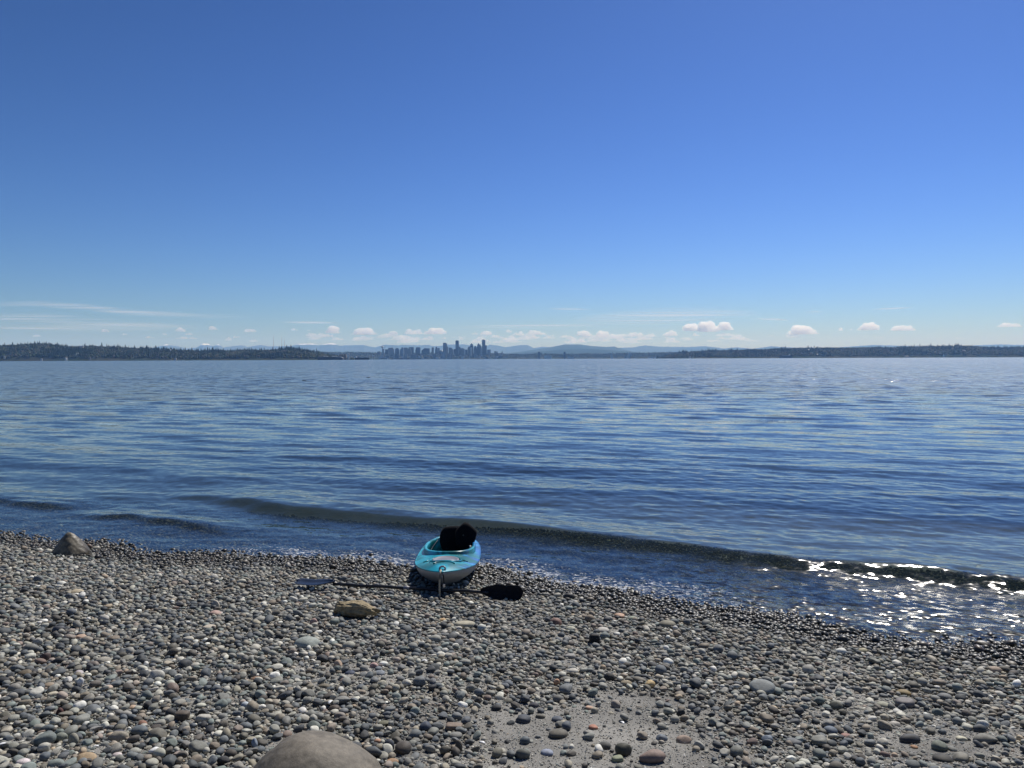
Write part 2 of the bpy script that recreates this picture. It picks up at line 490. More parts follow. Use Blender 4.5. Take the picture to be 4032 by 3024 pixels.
PAL = [((118, 118, 112), 9), ((138, 136, 126), 8), ((96, 102, 106), 9), ((78, 88, 98), 8), ((62, 68, 74), 6), ((160, 156, 142), 6), ((150, 138, 116), 5),
       ((184, 179, 166), 3.0), ((100, 94, 80), 6), ((128, 112, 92), 4), ((142, 124, 110), 1.2), ((108, 122, 118), 5), ((84, 76, 68), 4), ((205, 203, 196), 1.2),
       ((170, 142, 108), .4), ((128, 102, 90), .5), ((46, 48, 52), 2.5)]
PALC = np.array([lin(*c) for c, w in PAL]); PALC = PALC * .56 + PALC.mean(1, keepdims=True) * np.array([[1.02, 1.0, .90]]) * .40 + .008; PALW = np.array([w for c, w in PAL]); PALW = PALW / PALW.sum()

def rots(n, r, tilt):
    a = r.uniform(0, 2 * np.pi, n); b = r.normal(0, tilt, n); c = r.normal(0, tilt, n)
    ca, sa, cb, sb, cc, sc = np.cos(a), np.sin(a), np.cos(b), np.sin(b), np.cos(c), np.sin(c)
    Z = np.zeros(n); O = np.ones(n)
    Rz = np.stack([ca, -sa, Z, sa, ca, Z, Z, Z, O], -1).reshape(-1, 3, 3)
    Rx = np.stack([O, Z, Z, Z, cb, -sb, Z, sb, cb], -1).reshape(-1, 3, 3)
    Ry = np.stack([cc, Z, sc, Z, O, Z, -sc, Z, cc], -1).reshape(-1, 3, 3)
    return Rx @ Ry @ Rz
def scatter(name, protos, faces, pick, A, T, col, mat, smooth=True):
    Vs = []; Fs = []; Cs = []; off = 0
    for k, pv in enumerate(protos):
        m = pick == k
        if not m.any(): continue
        V = np.einsum('nij,vj->nvi', A[m], pv) + T[m][:, None, :]
        n, nv = V.shape[:2]
        fc = faces[k] if isinstance(faces, list) else faces
        Fs.append((fc[None] + (np.arange(n) * nv)[:, None, None] + off).reshape(-1, fc.shape[1]))
        Vs.append(V.reshape(-1, 3)); Cs.append(np.repeat(col[m], nv, 0)); off += n * nv
    return np.concatenate(Vs), Fs, np.concatenate(Cs)

# notable stones: px, py, width, height (photo pixels), sRGB colour, shape, label
ST = [
 (1210,2533,100,50,(150,160,150),'flat','pale green-grey flat angular stone lying between the tan rock chunk and the big boulder'),
 (1329,2617,34,30,(190,160,130),'round','peach pointed pebble just above a dark navy oval one mid beach'),
 (1470,2625,34,25,(190,150,140),'round','pink pebble leaning against a speckled grey pebble mid beach'),
 (1432,2636,36,30,(140,138,128),'round','speckled grey pebble touching the pink pebble mid beach'),
 (1378,2652,40,20,(62,74,96),'flat','dark navy oval pebble just below the peach pointed pebble'),
 (1494,2650,46,20,(120,130,140),'flat','blue-grey lozenge pebble below the pink and speckled pair'),
 (1695,2643,38,30,(70,74,78),'angular','dark angular stone right beside a bright white shell fragment'),
 (1505,2698,34,26,(195,188,160),'round','cream pebble with a dark base on the gritty patch mid beach'),
 (1557,2714,34,26,(180,172,145),'round','yellowish cream pebble just below and right of another cream pebble'),
 (1275,2703,48,22,(110,100,78),'flat','olive brown oval pebble on the grit left of centre'),
 (1017,2675,42,17,(150,112,80),'flat','thin rusty brown pebble on the grit up from the big boulder'),
 (965,2782,34,28,(170,182,190),'round','pale bluish white pebble up and left of the big boulder'),
 (1312,2755,28,32,(180,172,150),'round','upright cream pebble directly above a white shell and brown pebble pair'),
 (1318,2790,40,24,(100,88,76),'flat','brown pebble lying against the crescent shell'),
 (1342,2820,44,28,(140,130,118),'round','taupe pebble just up the beach from the big boulder'),
 (1673,2867,50,36,(66,76,92),'round','dark blue round pebble between the big boulder and the sand patch'),
 (1787,2867,64,36,(132,112,92),'block','brown blocky cobble with squared sides near the left edge of the sand patch'),
 (1516,2849,46,22,(112,110,84),'flat','olive oval pebble right of the big boulder'),
 (1486,2923,30,22,(195,140,100),'round','small orange pebble near the right shoulder of the big boulder'),
 (1543,2999,52,28,(170,130,88),'flat','orange-brown cobble at the photo bottom right of the big boulder'),
 (911,2972,48,40,(82,76,66),'round','dark olive cobble immediately left of the big boulder'),
 (1003,2934,24,38,(150,165,180),'upright','thin upright pale blue pebble at the left shoulder of the big boulder'),
 (1532,2942,42,48,(58,66,80),'round','dark navy cobble below the small orange pebble'),
 (1803,2948,28,46,(98,88,72),'upright','upright dark brown cobble beside a bright white shell near the photo bottom'),
 (1793,2900,52,14,(130,130,122),'flat','thin flat grey stone just below the brown blocky cobble'),
 (822,2476,48,24,(198,184,160),'block','pale cream banded rectangular block down the beach from the left paddle blade'),
 (1058,2416,24,26,(205,196,170),'round','small cream round pebble left of the tan rock chunk'),
 (1237,2457,30,32,(176,140,126),'round','dusty pink rounded pebble left below the tan rock chunk'),
 (1831,2470,84,22,(176,168,140),'long','long buff pointed stone below the paddle shaft right of centre'),
 (1738,2443,26,14,(205,160,90),'flat','small bright amber pebble below the kayak bow shadow'),
 (1638,2446,40,16,(72,80,94),'flat','flat slate-blue pebble below the middle of the paddle'),
 (1600,2427,34,14,(215,212,200),'flat','small narrow white pebble below the middle of the paddle'),
 (2190,2454,46,34,(142,104,88),'round','red-brown rounded cobble down the beach from the dark paddle blade'),
 (2320,2443,40,32,(134,116,92),'round','tan-brown domed cobble right of the red-brown cobble'),
 (2342,2530,40,42,(34,34,36),'block','black upright block of stone standing in grit right of centre'),
 (2374,2484,52,24,(190,184,170),'flat','whitish elongated stone just above the black upright block'),
 (2244,2480,42,26,(186,184,158),'angular','cream angular stone beside a red-brown cobble'),
 (2434,2426,40,16,(196,152,116),'flat','orange-tan flat pebble among grey stones right of the dark paddle blade'),
 (2491,2438,38,22,(160,168,140),'round','pale green pebble right of the orange-tan flat pebble'),
 (2624,2460,66,34,(134,128,106),'round','large tan-grey cobble near the wet line right of the kayak'),
 (2995,2712,100,56,(128,134,132),'flat','large flat pale grey slab of stone on the right half of the beach'),
 (2760,2571,38,26,(176,174,160),'round','light grey domed pebble surrounded by darker ones, up the beach from the large tan-grey cobble'),
 (2467,2696,44,28,(162,146,112),'round','sandy tan cobble just left of a yellow cobble'),
 (2561,2696,42,28,(205,172,104),'round','yellow cobble with a bright top, upper edge of the sand patch'),
 (2190,2688,26,26,(200,150,110),'angular','small orange wedge-shaped pebble above the left part of the sand patch'),
 (2399,2671,42,34,(60,60,56),'round','dark cobble left above the sandy tan cobble'),
 (2233,2678,46,24,(124,122,110),'flat','grey-green flattish cobble right of the small orange wedge pebble'),
 (2195,2755,44,30,(120,118,110),'round','grey domed cobble alone on the upper sand patch'),
 (2103,2777,44,30,(66,68,78),'angular','dark slanting cobble left of the grey domed cobble'),
 (2320,2788,32,14,(204,160,124),'flat','peach flat pebble alone on the bare sand'),
 (2336,2866,38,22,(182,112,80),'round','orange-red oval pebble alone on the bare sand'),
 (2198,2831,44,20,(84,92,104),'flat','blue-grey flat cobble on the sand left of the orange-red pebble'),
 (2684,2915,56,32,(160,134,112),'round','pinkish tan rounded cobble at the right side of the sand patch'),
 (2382,2937,50,30,(88,88,84),'flat','grey slanted cobble half sunk in the lower sand patch'),
 (2456,2959,66,50,(72,72,58),'round','large dark olive cobble half sunk in the lower sand patch'),
 (2570,2986,110,34,(140,116,102),'long','long reddish grey stone lying in the sand at the photo bottom'),
 (2193,2891,74,30,(106,100,86),'flat','brown banded pair-like cobble on the sand below the blue-grey flat cobble'),
 (2060,2834,60,40,(68,74,84),'angular','dark slate cobble at the left edge of the bare sand'),
 (2060,2975,56,44,(96,98,88),'round','olive-grey round cobble near the photo bottom left of the bare sand'),
 (2152,2964,50,28,(136,146,166),'round','blue-white cobble on the sand near the photo bottom'),
 (2434,2989,44,26,(140,146,112),'block','yellow-green spotted cobble at the photo bottom below the dark olive cobble'),
 (2608,2907,46,30,(110,120,130),'round','blue-grey cobble left of the pinkish tan rounded cobble'),
 (3023,2913,42,26,(112,126,140),'round','pale blue pebble in the grit of the lower right beach'),
 (3118,2918,58,26,(104,108,110),'flat','flat mid-grey cobble right of the pale blue pebble'),
 (2976,2644,34,22,(186,178,146),'round','cream pebble just up the beach from the large flat slab'),
 (3044,2791,30,20,(206,184,142),'round','small cream pebble below the large flat pale grey slab'),
 (347,2160,28,26,(176,140,112),'round','small pinkish tan pebble against the right foot of the cone-shaped boulder'),
 (301,2334,58,24,(180,164,130),'flat','pale tan flat cobble between the cone-shaped boulder and the photo corner'),
 (440,2236,28,26,(170,170,160),'round','light grey round pebble below right of the cone-shaped boulder'),
 (849,2388,32,36,(198,186,164),'upright','upright cream pebble below the left paddle blade'),
 (849,2418,48,22,(186,150,134),'flat','dusty pink flat pebble touching the upright cream pebble'),
 (3168,2379,44,34,(52,50,48),'round','wet black round stone at the water edge, left one of two'),
 (3220,2387,32,26,(50,48,46),'round','smaller wet black round stone at the water edge, right one of two'),
 (3195,2329,50,24,(56,50,44),'angular','wet dark stone standing out of the shallow water right of the kayak'),
 (3507,2356,36,26,(56,52,46),'round','wet dark stone in the glittering shallows'),
 (3198,2412,60,30,(104,98,74),'round','olive cobble directly below the two wet black stones'),
 (3312,2446,62,32,(92,76,66),'flat','reddish brown flattish cobble at the wet line on the right'),
 (3285,2485,36,20,(188,162,108),'round','yellow-tan pebble just below the reddish brown flattish cobble'),
 (3399,2565,40,26,(176,166,124),'round','speckled straw-yellow round pebble on the right beach'),
 (3661,2541,28,16,(190,132,116),'flat','salmon pink pebble near the glittering water edge'),
 (3635,2546,44,28,(158,150,138),'round','pale taupe cobble touching the salmon pink pebble'),
 (3875,2543,62,34,(110,98,80),'flat','brown-grey slanted cobble near the right photo edge by the water'),
 (3920,2642,53,34,(172,148,122),'round','smooth tan domed cobble near the right photo edge'),
 (3614,2659,38,24,(196,188,150),'angular','cream angular pebble left of the dark blue-black pebble'),
 (3559,2730,56,26,(140,118,66),'flat','mustard yellow banded flat stone on the right beach'),
 (3476,2777,56,32,(150,150,126),'flat','stone with pale top and dark side, left below the mustard stone'),
 (3288,2781,52,38,(104,104,88),'round','rounded olive-grey cobble left of the pale-topped stone'),
 (3723,2747,56,34,(116,118,116),'round','mid grey domed cobble right of the mustard stone'),
 (3561,2773,70,46,(118,112,110),'round','large dull mauve-grey cobble just below the mustard stone'),
 (3332,2897,38,20,(166,116,102),'flat','brick-pink flat pebble on the lower right grit'),
 (3268,2880,52,34,(98,112,126),'round','slate blue domed cobble left above the brick-pink flat pebble'),
 (3599,2942,30,16,(170,120,70),'flat','small rust-orange pebble under a long dark stone'),
 (3591,2920,80,30,(66,68,70),'long','long dark grey stone at lower right, above the small rust-orange pebble'),
 (3521,2975,26,22,(205,176,142),'round','small peach round pebble beside a red-brown cobble at the photo bottom'),
 (3482,2973,38,30,(130,104,94),'round','red-brown cobble left of the small peach round pebble'),
 (3696,2940,60,44,(112,120,104),'round','large greenish cobble resting above a dark banded one at lower right'),
 (3785,2911,42,18,(196,190,158),'flat','pale cream flat pebble at lower right, beside a long grey stone'),
 (3869,2914,98,34,(120,118,106),'long','long grey-tan sloping stone at lower right'),
 (3708,2987,74,34,(64,62,56),'flat','dark cobble with a pale upper band at the photo bottom right'),
 (3785,2985,76,30,(128,124,110),'flat','pale grey flat cobble right of the dark banded cobble'),
 (3222,2972,56,42,(112,120,112),'round','green-grey cobble at the photo bottom, right of the sand patch'),
 (3708,2636,38,24,(48,54,70),'angular','dark blue-black pebble right of the cream angular pebble'),
 (3807,2615,34,20,(172,176,172),'flat','whitish grey slanted pebble between the blue-black pebble and tan domed cobble'),
 (3933,2730,32,16,(206,202,188),'flat','small white flat pebble below the smooth tan domed cobble'),
 (225,2482,48,34,(80,84,92),'angular','dark slate angular cobble on the left beach'),
 (319,2512,48,16,(204,168,136),'flat','peach streaked flat pebble right below the dark slate angular cobble'),
 (401,2602,56,30,(160,154,138),'round','pale grey-brown cobble on the left beach'),
 (506,2592,45,20,(156,154,136),'flat','light greenish flat pebble right of the pale grey-brown cobble'),
 (92,2654,54,28,(112,98,74),'flat','brown flat cobble near the left photo edge'),
 (58,2714,46,34,(140,136,126),'round','grey round cobble at the left photo edge below the brown flat one'),
 (197,2700,42,22,(156,136,110),'round','tan domed pebble directly above a cream one on the left beach'),
 (210,2735,42,24,(190,180,152),'round','cream oval pebble directly below the tan domed one on the left beach'),
 (311,2652,34,24,(196,184,186),'round','pinkish white pebble above a bright white one on the left beach'),
 (315,2694,26,34,(215,215,215),'upright','bright white upright pebble on the left beach'),
 (422,2709,36,20,(198,170,146),'round','peach oval pebble right of the bright white upright pebble'),
 (716,2825,56,42,(92,80,68),'block','brown squared cobble with a black base left of the big boulder'),
 (562,2851,42,24,(142,94,66),'round','rust-brown pebble left of the brown squared cobble'),
 (523,2789,34,18,(192,160,128),'flat','small peach flat pebble up the beach from the rust-brown pebble'),
 (238,2808,28,30,(92,50,42),'round','dark maroon pebble on the lower left beach'),
 (606,2964,42,34,(225,225,222),'angular','bright white lumpy stone left of the big boulder at the photo bottom'),
 (96,3003,52,32,(212,198,198),'round','rosy white smooth cobble in the lower left corner'),
 (339,2986,82,36,(170,142,100),'flat','wide orange-tan cobble at the photo bottom on the left'),
 (529,2960,46,30,(164,164,150),'flat','pale grey-green cobble left of the bright white lumpy stone'),
 (292,2922,42,58,(150,146,126),'upright','upright buff cobble above the wide orange-tan cobble'),
 (240,2911,50,46,(136,142,126),'round','greenish grey round cobble left of the upright buff cobble'),
 (461,2889,54,28,(84,84,92),'flat','dark grey flat cobble on the lower left beach'),
 (180,2596,42,40,(86,66,62),'angular','dark red-brown banded cobble on the left beach'),
 (461,2975,38,24,(206,190,186),'flat','pinkish white flat cobble between the orange-tan and grey-green cobbles'),
]
excl = []
def stone(px, py, w, h, col, shape, label, name='cobble', cat='stone', seed=0, group='notable stones on the beach'):
    r = np.random.default_rng(1000 + seed)
    p = onground(px, py + h * .18)
    Y = p.y; W = w / F * Y * 1.05; H = h / F * Y
    sub = 3
    V = pebble_shape(ICO[sub][0], r, .2 if shape != 'angular' else .35, {'angular': 7, 'block': 2}.get(shape, 2))
    if shape == 'block':
        V = np.sign(V) * np.abs(V) ** .55
    b = {'flat': .42, 'long': .28, 'upright': .4, 'round': .42, 'block': .38, 'angular': .42}[shape] * W
    slope = (CAM_Z - p.z) / Y
    c = max((H - .9 * b * slope) * .72, .22 * W)
    if shape in ('flat', 'long'): c = min(c, .34 * W)
    A = np.diag([W / 2, b, c])
    rz = r.uniform(-.25, .25); ca, sa = math.cos(rz), math.sin(rz)
    V = (V @ A) @ np.array([[ca, sa, 0], [-sa, ca, 0], [0, 0, 1]])
    cc = np.array(lin(*col)); cc = (cc * .72 + cc.mean() * np.array([1.06, 1.0, .9]) * .28) * .95
    colr = np.tile(cc, (len(V), 1))
    zoff = c * .45
    o = npmesh(name, V, ICO[sub][1], M_STONE, attrs={'col': colr}, loc=(p.x, p.y, p.z + zoff))
    tag(o, label, cat, group)
    excl.append((p.x, p.y, W * .42))
    return o
for i, (px, py, w, h, col, shp, lab) in enumerate(ST):
    stone(px, py, w, h, col, shp, lab, seed=i)
SH = [(1671,2622,22,16,'white shell chip beside the dark angular stone'), (1302,2788,26,30,'white crescent shell hugging a brown pebble'),
      (1899,2948,24,24,'brightest white shell scrap near the photo bottom centre'), (8,2957,26,20,'white shell piece at the very left photo edge'),
      (2890-470+30,2868,20,12,'small white curled shell on the sand patch'), (378,2964,18,20,'white shell scrap above the wide orange-tan cobble')]
M_SHELL = pbr('shell', (.78, .77, .74), .4, .08, 40)
for i, (px, py, w, h, lab) in enumerate(SH):
    p = onground(px, py); W = w / F * p.y
    n, m = 14, 6
    V = []; Fc = []
    for a in range(n):
        for b in range(m):
            th = math.pi * (a / (n - 1)); q = (b + .6) / m
            rr = W * .6 * q * (1 + .04 * (a % 2))
            V.append((rr * math.cos(th), rr * math.sin(th) * .8, W * .35 * math.sqrt(max(0, 1 - q * q)) + .002))
    for a in range(n - 1):
        for b in range(m - 1):
            Fc.append((a * m + b, (a + 1) * m + b, (a + 1) * m + b + 1, a * m + b + 1))
    mb = MB(); mb.add(V, Fc)
    o = mb.build('shell', M_SHELL, smooth=True, loc=(p.x, p.y, p.z + .025))
    o.rotation_euler = (R(25), 0, i * 1.3)
    sm = o.modifiers.new('solid', 'SOLIDIFY'); sm.thickness = .002
    tag(o, lab, 'shell', 'shell scraps on the beach')
    excl.append((p.x, p.y, W * .4))

def sculpt(name, dims, loc, rot, fn, col, mat, label, cat):
    V, Fc = ICO[5]
    V = fn(V.copy())
    V = V * np.array(dims)
    tone = .62 + .7 * fbm(V[:, 0] * 9 + 3, V[:, 1] * 9 + V[:, 2] * 14, 19, 4) - .25 * (fbm(V[:, 0] * 30, V[:, 2] * 40 + V[:, 1] * 30, 23, 3) > .62)
    o = npmesh(name, V, Fc, mat, attrs={'col': np.array(lin(*col))[None] * tone[:, None]}, loc=loc)
    o.rotation_euler = rot
    return tag(o, label, cat)
def lumps(V, amp, sc, seed):
    n = fbm(V[:, 0] * sc + 5, V[:, 1] * sc + V[:, 2] * sc * .8 + 9, seed, 4) - .5
    return V * (1 + amp * n)[:, None]
def f_cone(V):
    z = V[:, 2]; k = 1 - .52 * np.clip(z, 0, 1) ** 1.1
    V[:, 0] = V[:, 0] * k - .08 * np.clip(z, 0, 1); V[:, 1] *= k
    return lumps(V, .22, 1.6, 4)
p = onground(272, 2183)
sculpt('boulder', (.215, .19, .245), (p.x, p.y + .05, p.z + .02), (0, 0, .3), f_cone, (132, 124, 106), M_BOULDER,
       'cone-shaped grey-brown boulder standing alone near the water on the left', 'boulder')
excl.append((p.x, p.y + .05, .2))
def f_big(V):
    z = V[:, 2]
    V[:, 0] = V[:, 0] * (1 - .22 * np.clip(z, 0, 1)) - .16 * np.clip(z, 0, 1)
    V = lumps(V, .14, 1.2, 8); return lumps(V, .03, 7, 9)
p = onground(1235, 3065)
sculpt('boulder', (.335, .28, .225), (p.x + .02, p.y, p.z - .04), (0, R(5), .1), f_big, (112, 105, 93), M_BOULDER,
       'big smooth grey boulder cut off by the bottom of the photo', 'boulder')
excl.append((p.x, p.y, .31))
def f_chunk(V):
    V = np.sign(V) * np.abs(V) ** .7
    x = V[:, 0]
    V[:, 2] = V[:, 2] * (1 - .18 * x) * (1 + .12 * np.sin(5 * x + 1)) + .1 * np.sin(2.2 * x + .5)
    V[:, 1] *= (1 - .15 * x * x)
    V[:, 2] = np.where(x > .6, V[:, 2] * .9 , V[:, 2])
    return lumps(V, .5, 3.0, 12)
M_CHUNK = pbr('weathered_tan_rock', lin(150, 135, 104), .85, .35, 30, .006)
p = onground(1400, 2432)
o = sculpt('rock_chunk', (.185, .075, .058), (p.x, p.y + .03, p.z + .06), (0, R(5), R(-8)), f_chunk, (160, 130, 80), M_CHUNK,
       'rough golden tan elongated chunk of rock in front of the paddle', 'rock')
excl.append((p.x, p.y, .15))

# gravel by dart throwing
def throw(n_try, rmin, rmax, keep_fn, gap, cells, cs, r, lst, region):
    X = r.uniform(region[0], region[1], n_try); Y = r.uniform(region[2], region[3], n_try)
    m = (np.abs(X) < .78 * Y + 2.6) & (sea(X, Y) < 4.0)
    X = X[m]; Y = Y[m]
    rad = rmin + (rmax - rmin) * r.random(len(X)) ** 1.4
    k = keep_fn(X, Y, rad, r)
    X, Y, rad = X[k], Y[k], rad[k]
    for x, y, q in zip(X.tolist(), Y.tolist(), rad.tolist()):
        cx = int(x // cs); cyy = int(y // cs); ok = True
        for a in (cx - 1, cx, cx + 1):
            for b in (cyy - 1, cyy, cyy + 1):
                c = cells.get((a, b))
                if c:
                    for (xx, yy, qq) in c:
                        d = (q + qq) * gap
                        if (xx - x) ** 2 + (yy - y) ** 2 < d * d: ok = False; break
                if not ok: break
            if not ok: break
        if ok:
            cells.setdefault((cx, cyy), []).append((x, y, q)); lst.append((x, y, q))
cells = {}; peb = []
CS = .10
for (x, y, q) in excl:
    if q > CS:
        # block out big stones with a ring of small markers
        for a in np.arange(-q, q, .05):
            for b in np.arange(-q, q, .05):
                if a * a + b * b < q * q * .85: cells.setdefault((int((x + a) // CS), int((y + b) // CS)), []).append((x + a, y + b, .03))
    else:
        cells.setdefault((int(x // CS), int(y // CS)), []).append((x, y, q))
gr = np.random.default_rng(55)
REG = (-14, 11, 2.6, 16)
def k_big(X, Y, rad, r): return r.random(len(X)) > sandy(X, Y) * 1.0
def k_mid(X, Y, rad, r): return r.random(len(X)) > sandy(X, Y) * .93
def k_small(X, Y, rad, r): return r.random(len(X)) > sandy(X, Y) * .985
throw(8700, .028, .047, k_big, .88, cells, CS, gr, peb, REG)
throw(260000, .0172, .031, k_mid, .77, cells, CS, gr, peb, REG)
throw(640000, .010, .0175, k_small, .72, cells, CS, gr, peb, REG)
npeb = len(peb)
throw(270000, .006, .0105, k_small, .7, cells, CS, gr, peb, (-7, 7, 3.0, 8.5))
print('pebbles', npeb, len(peb))
peb = np.array(peb)
Xp, Yp, Rp = peb.T
N = len(peb)
col = PALC[gr.choice(len(PALC), N, p=PALW)] * gr.uniform(.68, 1.08, (N, 1)) * gr.uniform(.98, 1.02, (N, 3)) * np.array([1.0, 1.0, .965]) * 1.32
ax = Rp * gr.uniform(.95, 1.3, N); ay = Rp * gr.uniform(.78, 1.02, N); az = Rp * gr.uniform(.48, .82, N)
A = rots(N, gr, .22) @ (np.eye(3)[None] * np.stack([ax, ay, az], -1)[:, None, :])
Zp = ground(Xp, Yp) + az * np.where(Rp < .0105, gr.uniform(.1, .45, N), gr.uniform(.25, .75, N)) + np.where(Rp > .02, gr.uniform(0, .012, N), 0)
T = np.stack([Xp, Yp, Zp], -1)
pick = gr.integers(0, 24, N)
lod = np.where(((Rp < .0105) & (Yp > 5.5)) | (sea(Xp, Yp) > 3.2) | (np.abs(Xp) > .72 * Yp + .4), 1, np.where((Yp < 5.2) & (Rp > .0105), 3, 2))
Vs = []; Fs = []; Cs = []; off = 0
for L in (1, 2, 3):
    m = lod == L
    V, F_, c_ = scatter('', PROTO[L], ICO[L][1], pick[m], A[m], T[m], col[m], None)
    Vs.append(V); Fs += [f + off for f in F_]; Cs.append(c_); off += len(V)
V = np.concatenate(Vs); CC = np.concatenate(Cs)
print('gravel verts', len(V))
tag(npmesh('gravel', V, np.concatenate(Fs), M_STONE, attrs={'col': CC}), kind='stuff')
# grit
ng = 340000
gx = gr.uniform(-5, 5, ng); gy = 3.0 + 5.0 * gr.random(ng) ** 1.5
m = (np.abs(gx) < .8 * gy) & (gr.random(ng) < .4 + .6 * np.clip(sandy(gx, gy) * 1.8, 0, 1) * (1 - .55 * np.clip(sandy(gx, gy) * 3 - 2, 0, 1)))
gx, gy = gx[m], gy[m]; n = len(gx)
A_FLAT = np.array([1, 1, .5]); gs = .0016 + .0046 * gr.random(n) ** 2.2
A = rots(n, gr, .25) * gs[:, None, None] * A_FLAT[None, None, :]
T = np.stack([gx, gy, ground(gx, gy) + .0015 + .02 * (fbm(gx * 2, gy * 2, 6) - .5) + .022 * (fbm(gx * 9, gy * 9, 5) - .5)], -1)
V, F_, c_ = scatter('', PROTO[1], ICO[1][1], gr.integers(0, 24, n), A, T, PALC[gr.choice(len(PALC), n, p=PALW)] * gr.uniform(.9, 2.0, (n, 1)), None)
tag(npmesh('grit', V, np.concatenate(F_), M_STONE, attrs={'col': c_}), kind='stuff')

# ------------------------------------------------------------------ kayak
def plastic_mat():
    t = NT('marbled_teal_plastic')
    co = t.n('ShaderNodeTexCoord').outputs['Object']
    w = t.vmath('ADD', co, t.vmath('SCALE', t.noise(co, 2.2, 3, .5, 1), None, .5))
    a = t.noise(w, 2.6, 2, .5); b = t.noise(w, 4.3, 3, .6)
    x = t.n('ShaderNodeSeparateXYZ', {0: co}).outputs[0]
    c = t.mixc(t.ramp(a, .40, .58), (.004, .13, .13), (.012, .33, .42))
    side = t.math('ADD', t.math('MULTIPLY', x, 1.1), b)
    c = t.mixc(t.ramp(side, .70, .92), c, (.015, .13, .50))
    c = t.mixc(t.math('MULTIPLY', t.ramp(b, .54, .66), .6), c, (.05, .44, .66))
    c = t.mixc(t.math('MULTIPLY', t.ramp(t.noise(w, 7.0, 3, .6), .54, .64), .6), c, (.005, .10, .16))
    bn = t.n('ShaderNodeBump', {'Height': t.noise(co, 90, 3), 'Strength': .15, 'Distance': .002})
    p = t.n('ShaderNodeBsdfPrincipled', {'Base Color': c, 'Roughness': .34, 'Normal': bn.outputs[0]})
    return t.done(p.outputs[0])
M_TEAL = plastic_mat()
def hull_mat():
    t = NT('white_hull_plastic')
    co = t.n('ShaderNodeTexCoord').outputs['Object']
    sc = t.n('ShaderNodeMapping', {'Vector': co, 'Scale': (3, 40, 60)}).outputs[0]
    c = t.mixc(t.math('MULTIPLY', t.ramp(t.noise(sc, 1, 3), .55, .7), .5), (.30, .31, .32), (.2, .2, .19))
    z = t.n('ShaderNodeSeparateXYZ', {0: co}).outputs[2]
    d = t.math('MULTIPLY', t.ramp(t.math('ADD', z, t.math('MULTIPLY', t.noise(co, 7, 4), .12)), .04, .14, 1, 0), .5)
    c = t.mixc(d, c, (.30, .28, .24))
    return t.done(t.n('ShaderNodeBsdfPrincipled', {'Base Color': c, 'Roughness': .42}).outputs[0])
M_HULL = hull_mat()
M_BLACK = pbr('black_fabric', (.005, .0055, .008), .9, .2, 60, .001, spec=.15)
M_BLKP = pbr('black_plastic', (.015, .015, .018), .35, .2, 20)
M_GREY = pbr('grey_plastic', (.23, .22, .24), .4, .12, 12)
M_CORD = pbr('tan_cord', (.42, .36, .25), .8, .2, 80)
M_STEEL = pbr('steel', (.5, .5, .52), .3, .1, 50, metal=1)

KL = 3.05
def kW(y): t = y / KL; return .355 * max(0.0, 1 - abs(2 * t - 1) ** 3.2) ** .8
def kS(y): t = y / KL; return .20 + .055 * abs(2 * t - 1) ** 2.5
def kK(y):
    a = .20 * max(0, (.58 - y) / .58) ** 1.35 if y < .58 else 0
    b = .22 * max(0, (y - 2.6) / .45) ** 2.0 if y > 2.6 else 0
    return min(a + b, kS(y) - .03)
def deckz(x, y):
    w = max(kW(y), 1e-3); v = min(1, abs(x) / w)
    return kS(y) + (.062 * (1 - v ** 2.2)) * min(1, w / .2)
bow = onground(1749, 2322)
kay = empty('kayak', (bow.x, bow.y, bow.z - .01), (R(-5.6), 0, 0))
kdir = math.atan2(.050, 1.5)
kay.rotation_euler = (Matrix.Rotation(kdir, 3, 'Z') @ Matrix.Rotation(R(-5.6), 3, 'X')).to_euler()
tag(kay, 'teal and blue marbled sit-inside kayak with white hull, bow on the pebbles', 'kayak')
OY = .36                          # the bow touches the beach this far behind its tip
def K(x, y, z): return (x, y - OY, z)
# hull
ns, nc = 90, 18
V = []; Fc = []
yy = [KL * (.5 - .5 * math.cos(math.pi * i / (ns - 1))) for i in range(ns)]
for y in yy:
    W = kW(y) + .004; zs = kS(y); zk = kK(y)
    f = min(1, min(y, KL - y) / 1.35); f = f * f * (3 - 2 * f)
    e1 = 2.7 * (1 - f) + 1.75 * f; e2 = .85
    for j in range(-nc, nc + 1):
        ph = abs(j) / nc * math.pi / 2
        V.append(K(math.copysign(W * math.sin(ph) ** e1, j) if j else 0, y, zs - (zs - zk) * math.cos(ph) ** e2))
m = 2 * nc + 1
for i in range(ns - 1):
    for j in range(m - 1):
        Fc.append((i * m + j, i * m + j + 1, (i + 1) * m + j + 1, (i + 1) * m + j))
mb = MB(); mb.add(V, Fc); mb.build('hull', M_HULL, kay, smooth=True)
# deck with cockpit opening
YC, CB, CA = 1.72, .66, .275
NTH = 160
def cock(th, g=0.0):
    # g grows the opening
    c, s = math.cos(th), math.sin(th)
    e = .72 if c > 0 else .9       # squarer near end
    x = (CA + g) * math.copysign(abs(s) ** e, s)
    y = YC - (CB + g) * math.copysign(abs(c) ** (.82 if c > 0 else 1.0), c)
    return x, y
def outer(th):
    y = KL / 2 - KL / 2 * math.cos(th)
    return math.copysign(kW(y), math.sin(th)), y
V = []; Fc = []; NR = 12
for i in range(NTH):
    th = -math.pi + 2 * math.pi * i / NTH
    cx, cyk = cock(th, .03); ox, oy = outer(th)
    for j in range(NR + 1):
        q = j / NR
        x = cx * (1 - q) + ox * q; y = cyk * (1 - q) + oy * q
        z = deckz(x, y)
        d = math.hypot(x / .17, (y - .66) / .17)          # round hatch recess on the fore deck
        if d < 1.25: z -= .03 * (1 - max(0, min(1, (d - .85) / .4)))
        V.append(K(x, y, z))
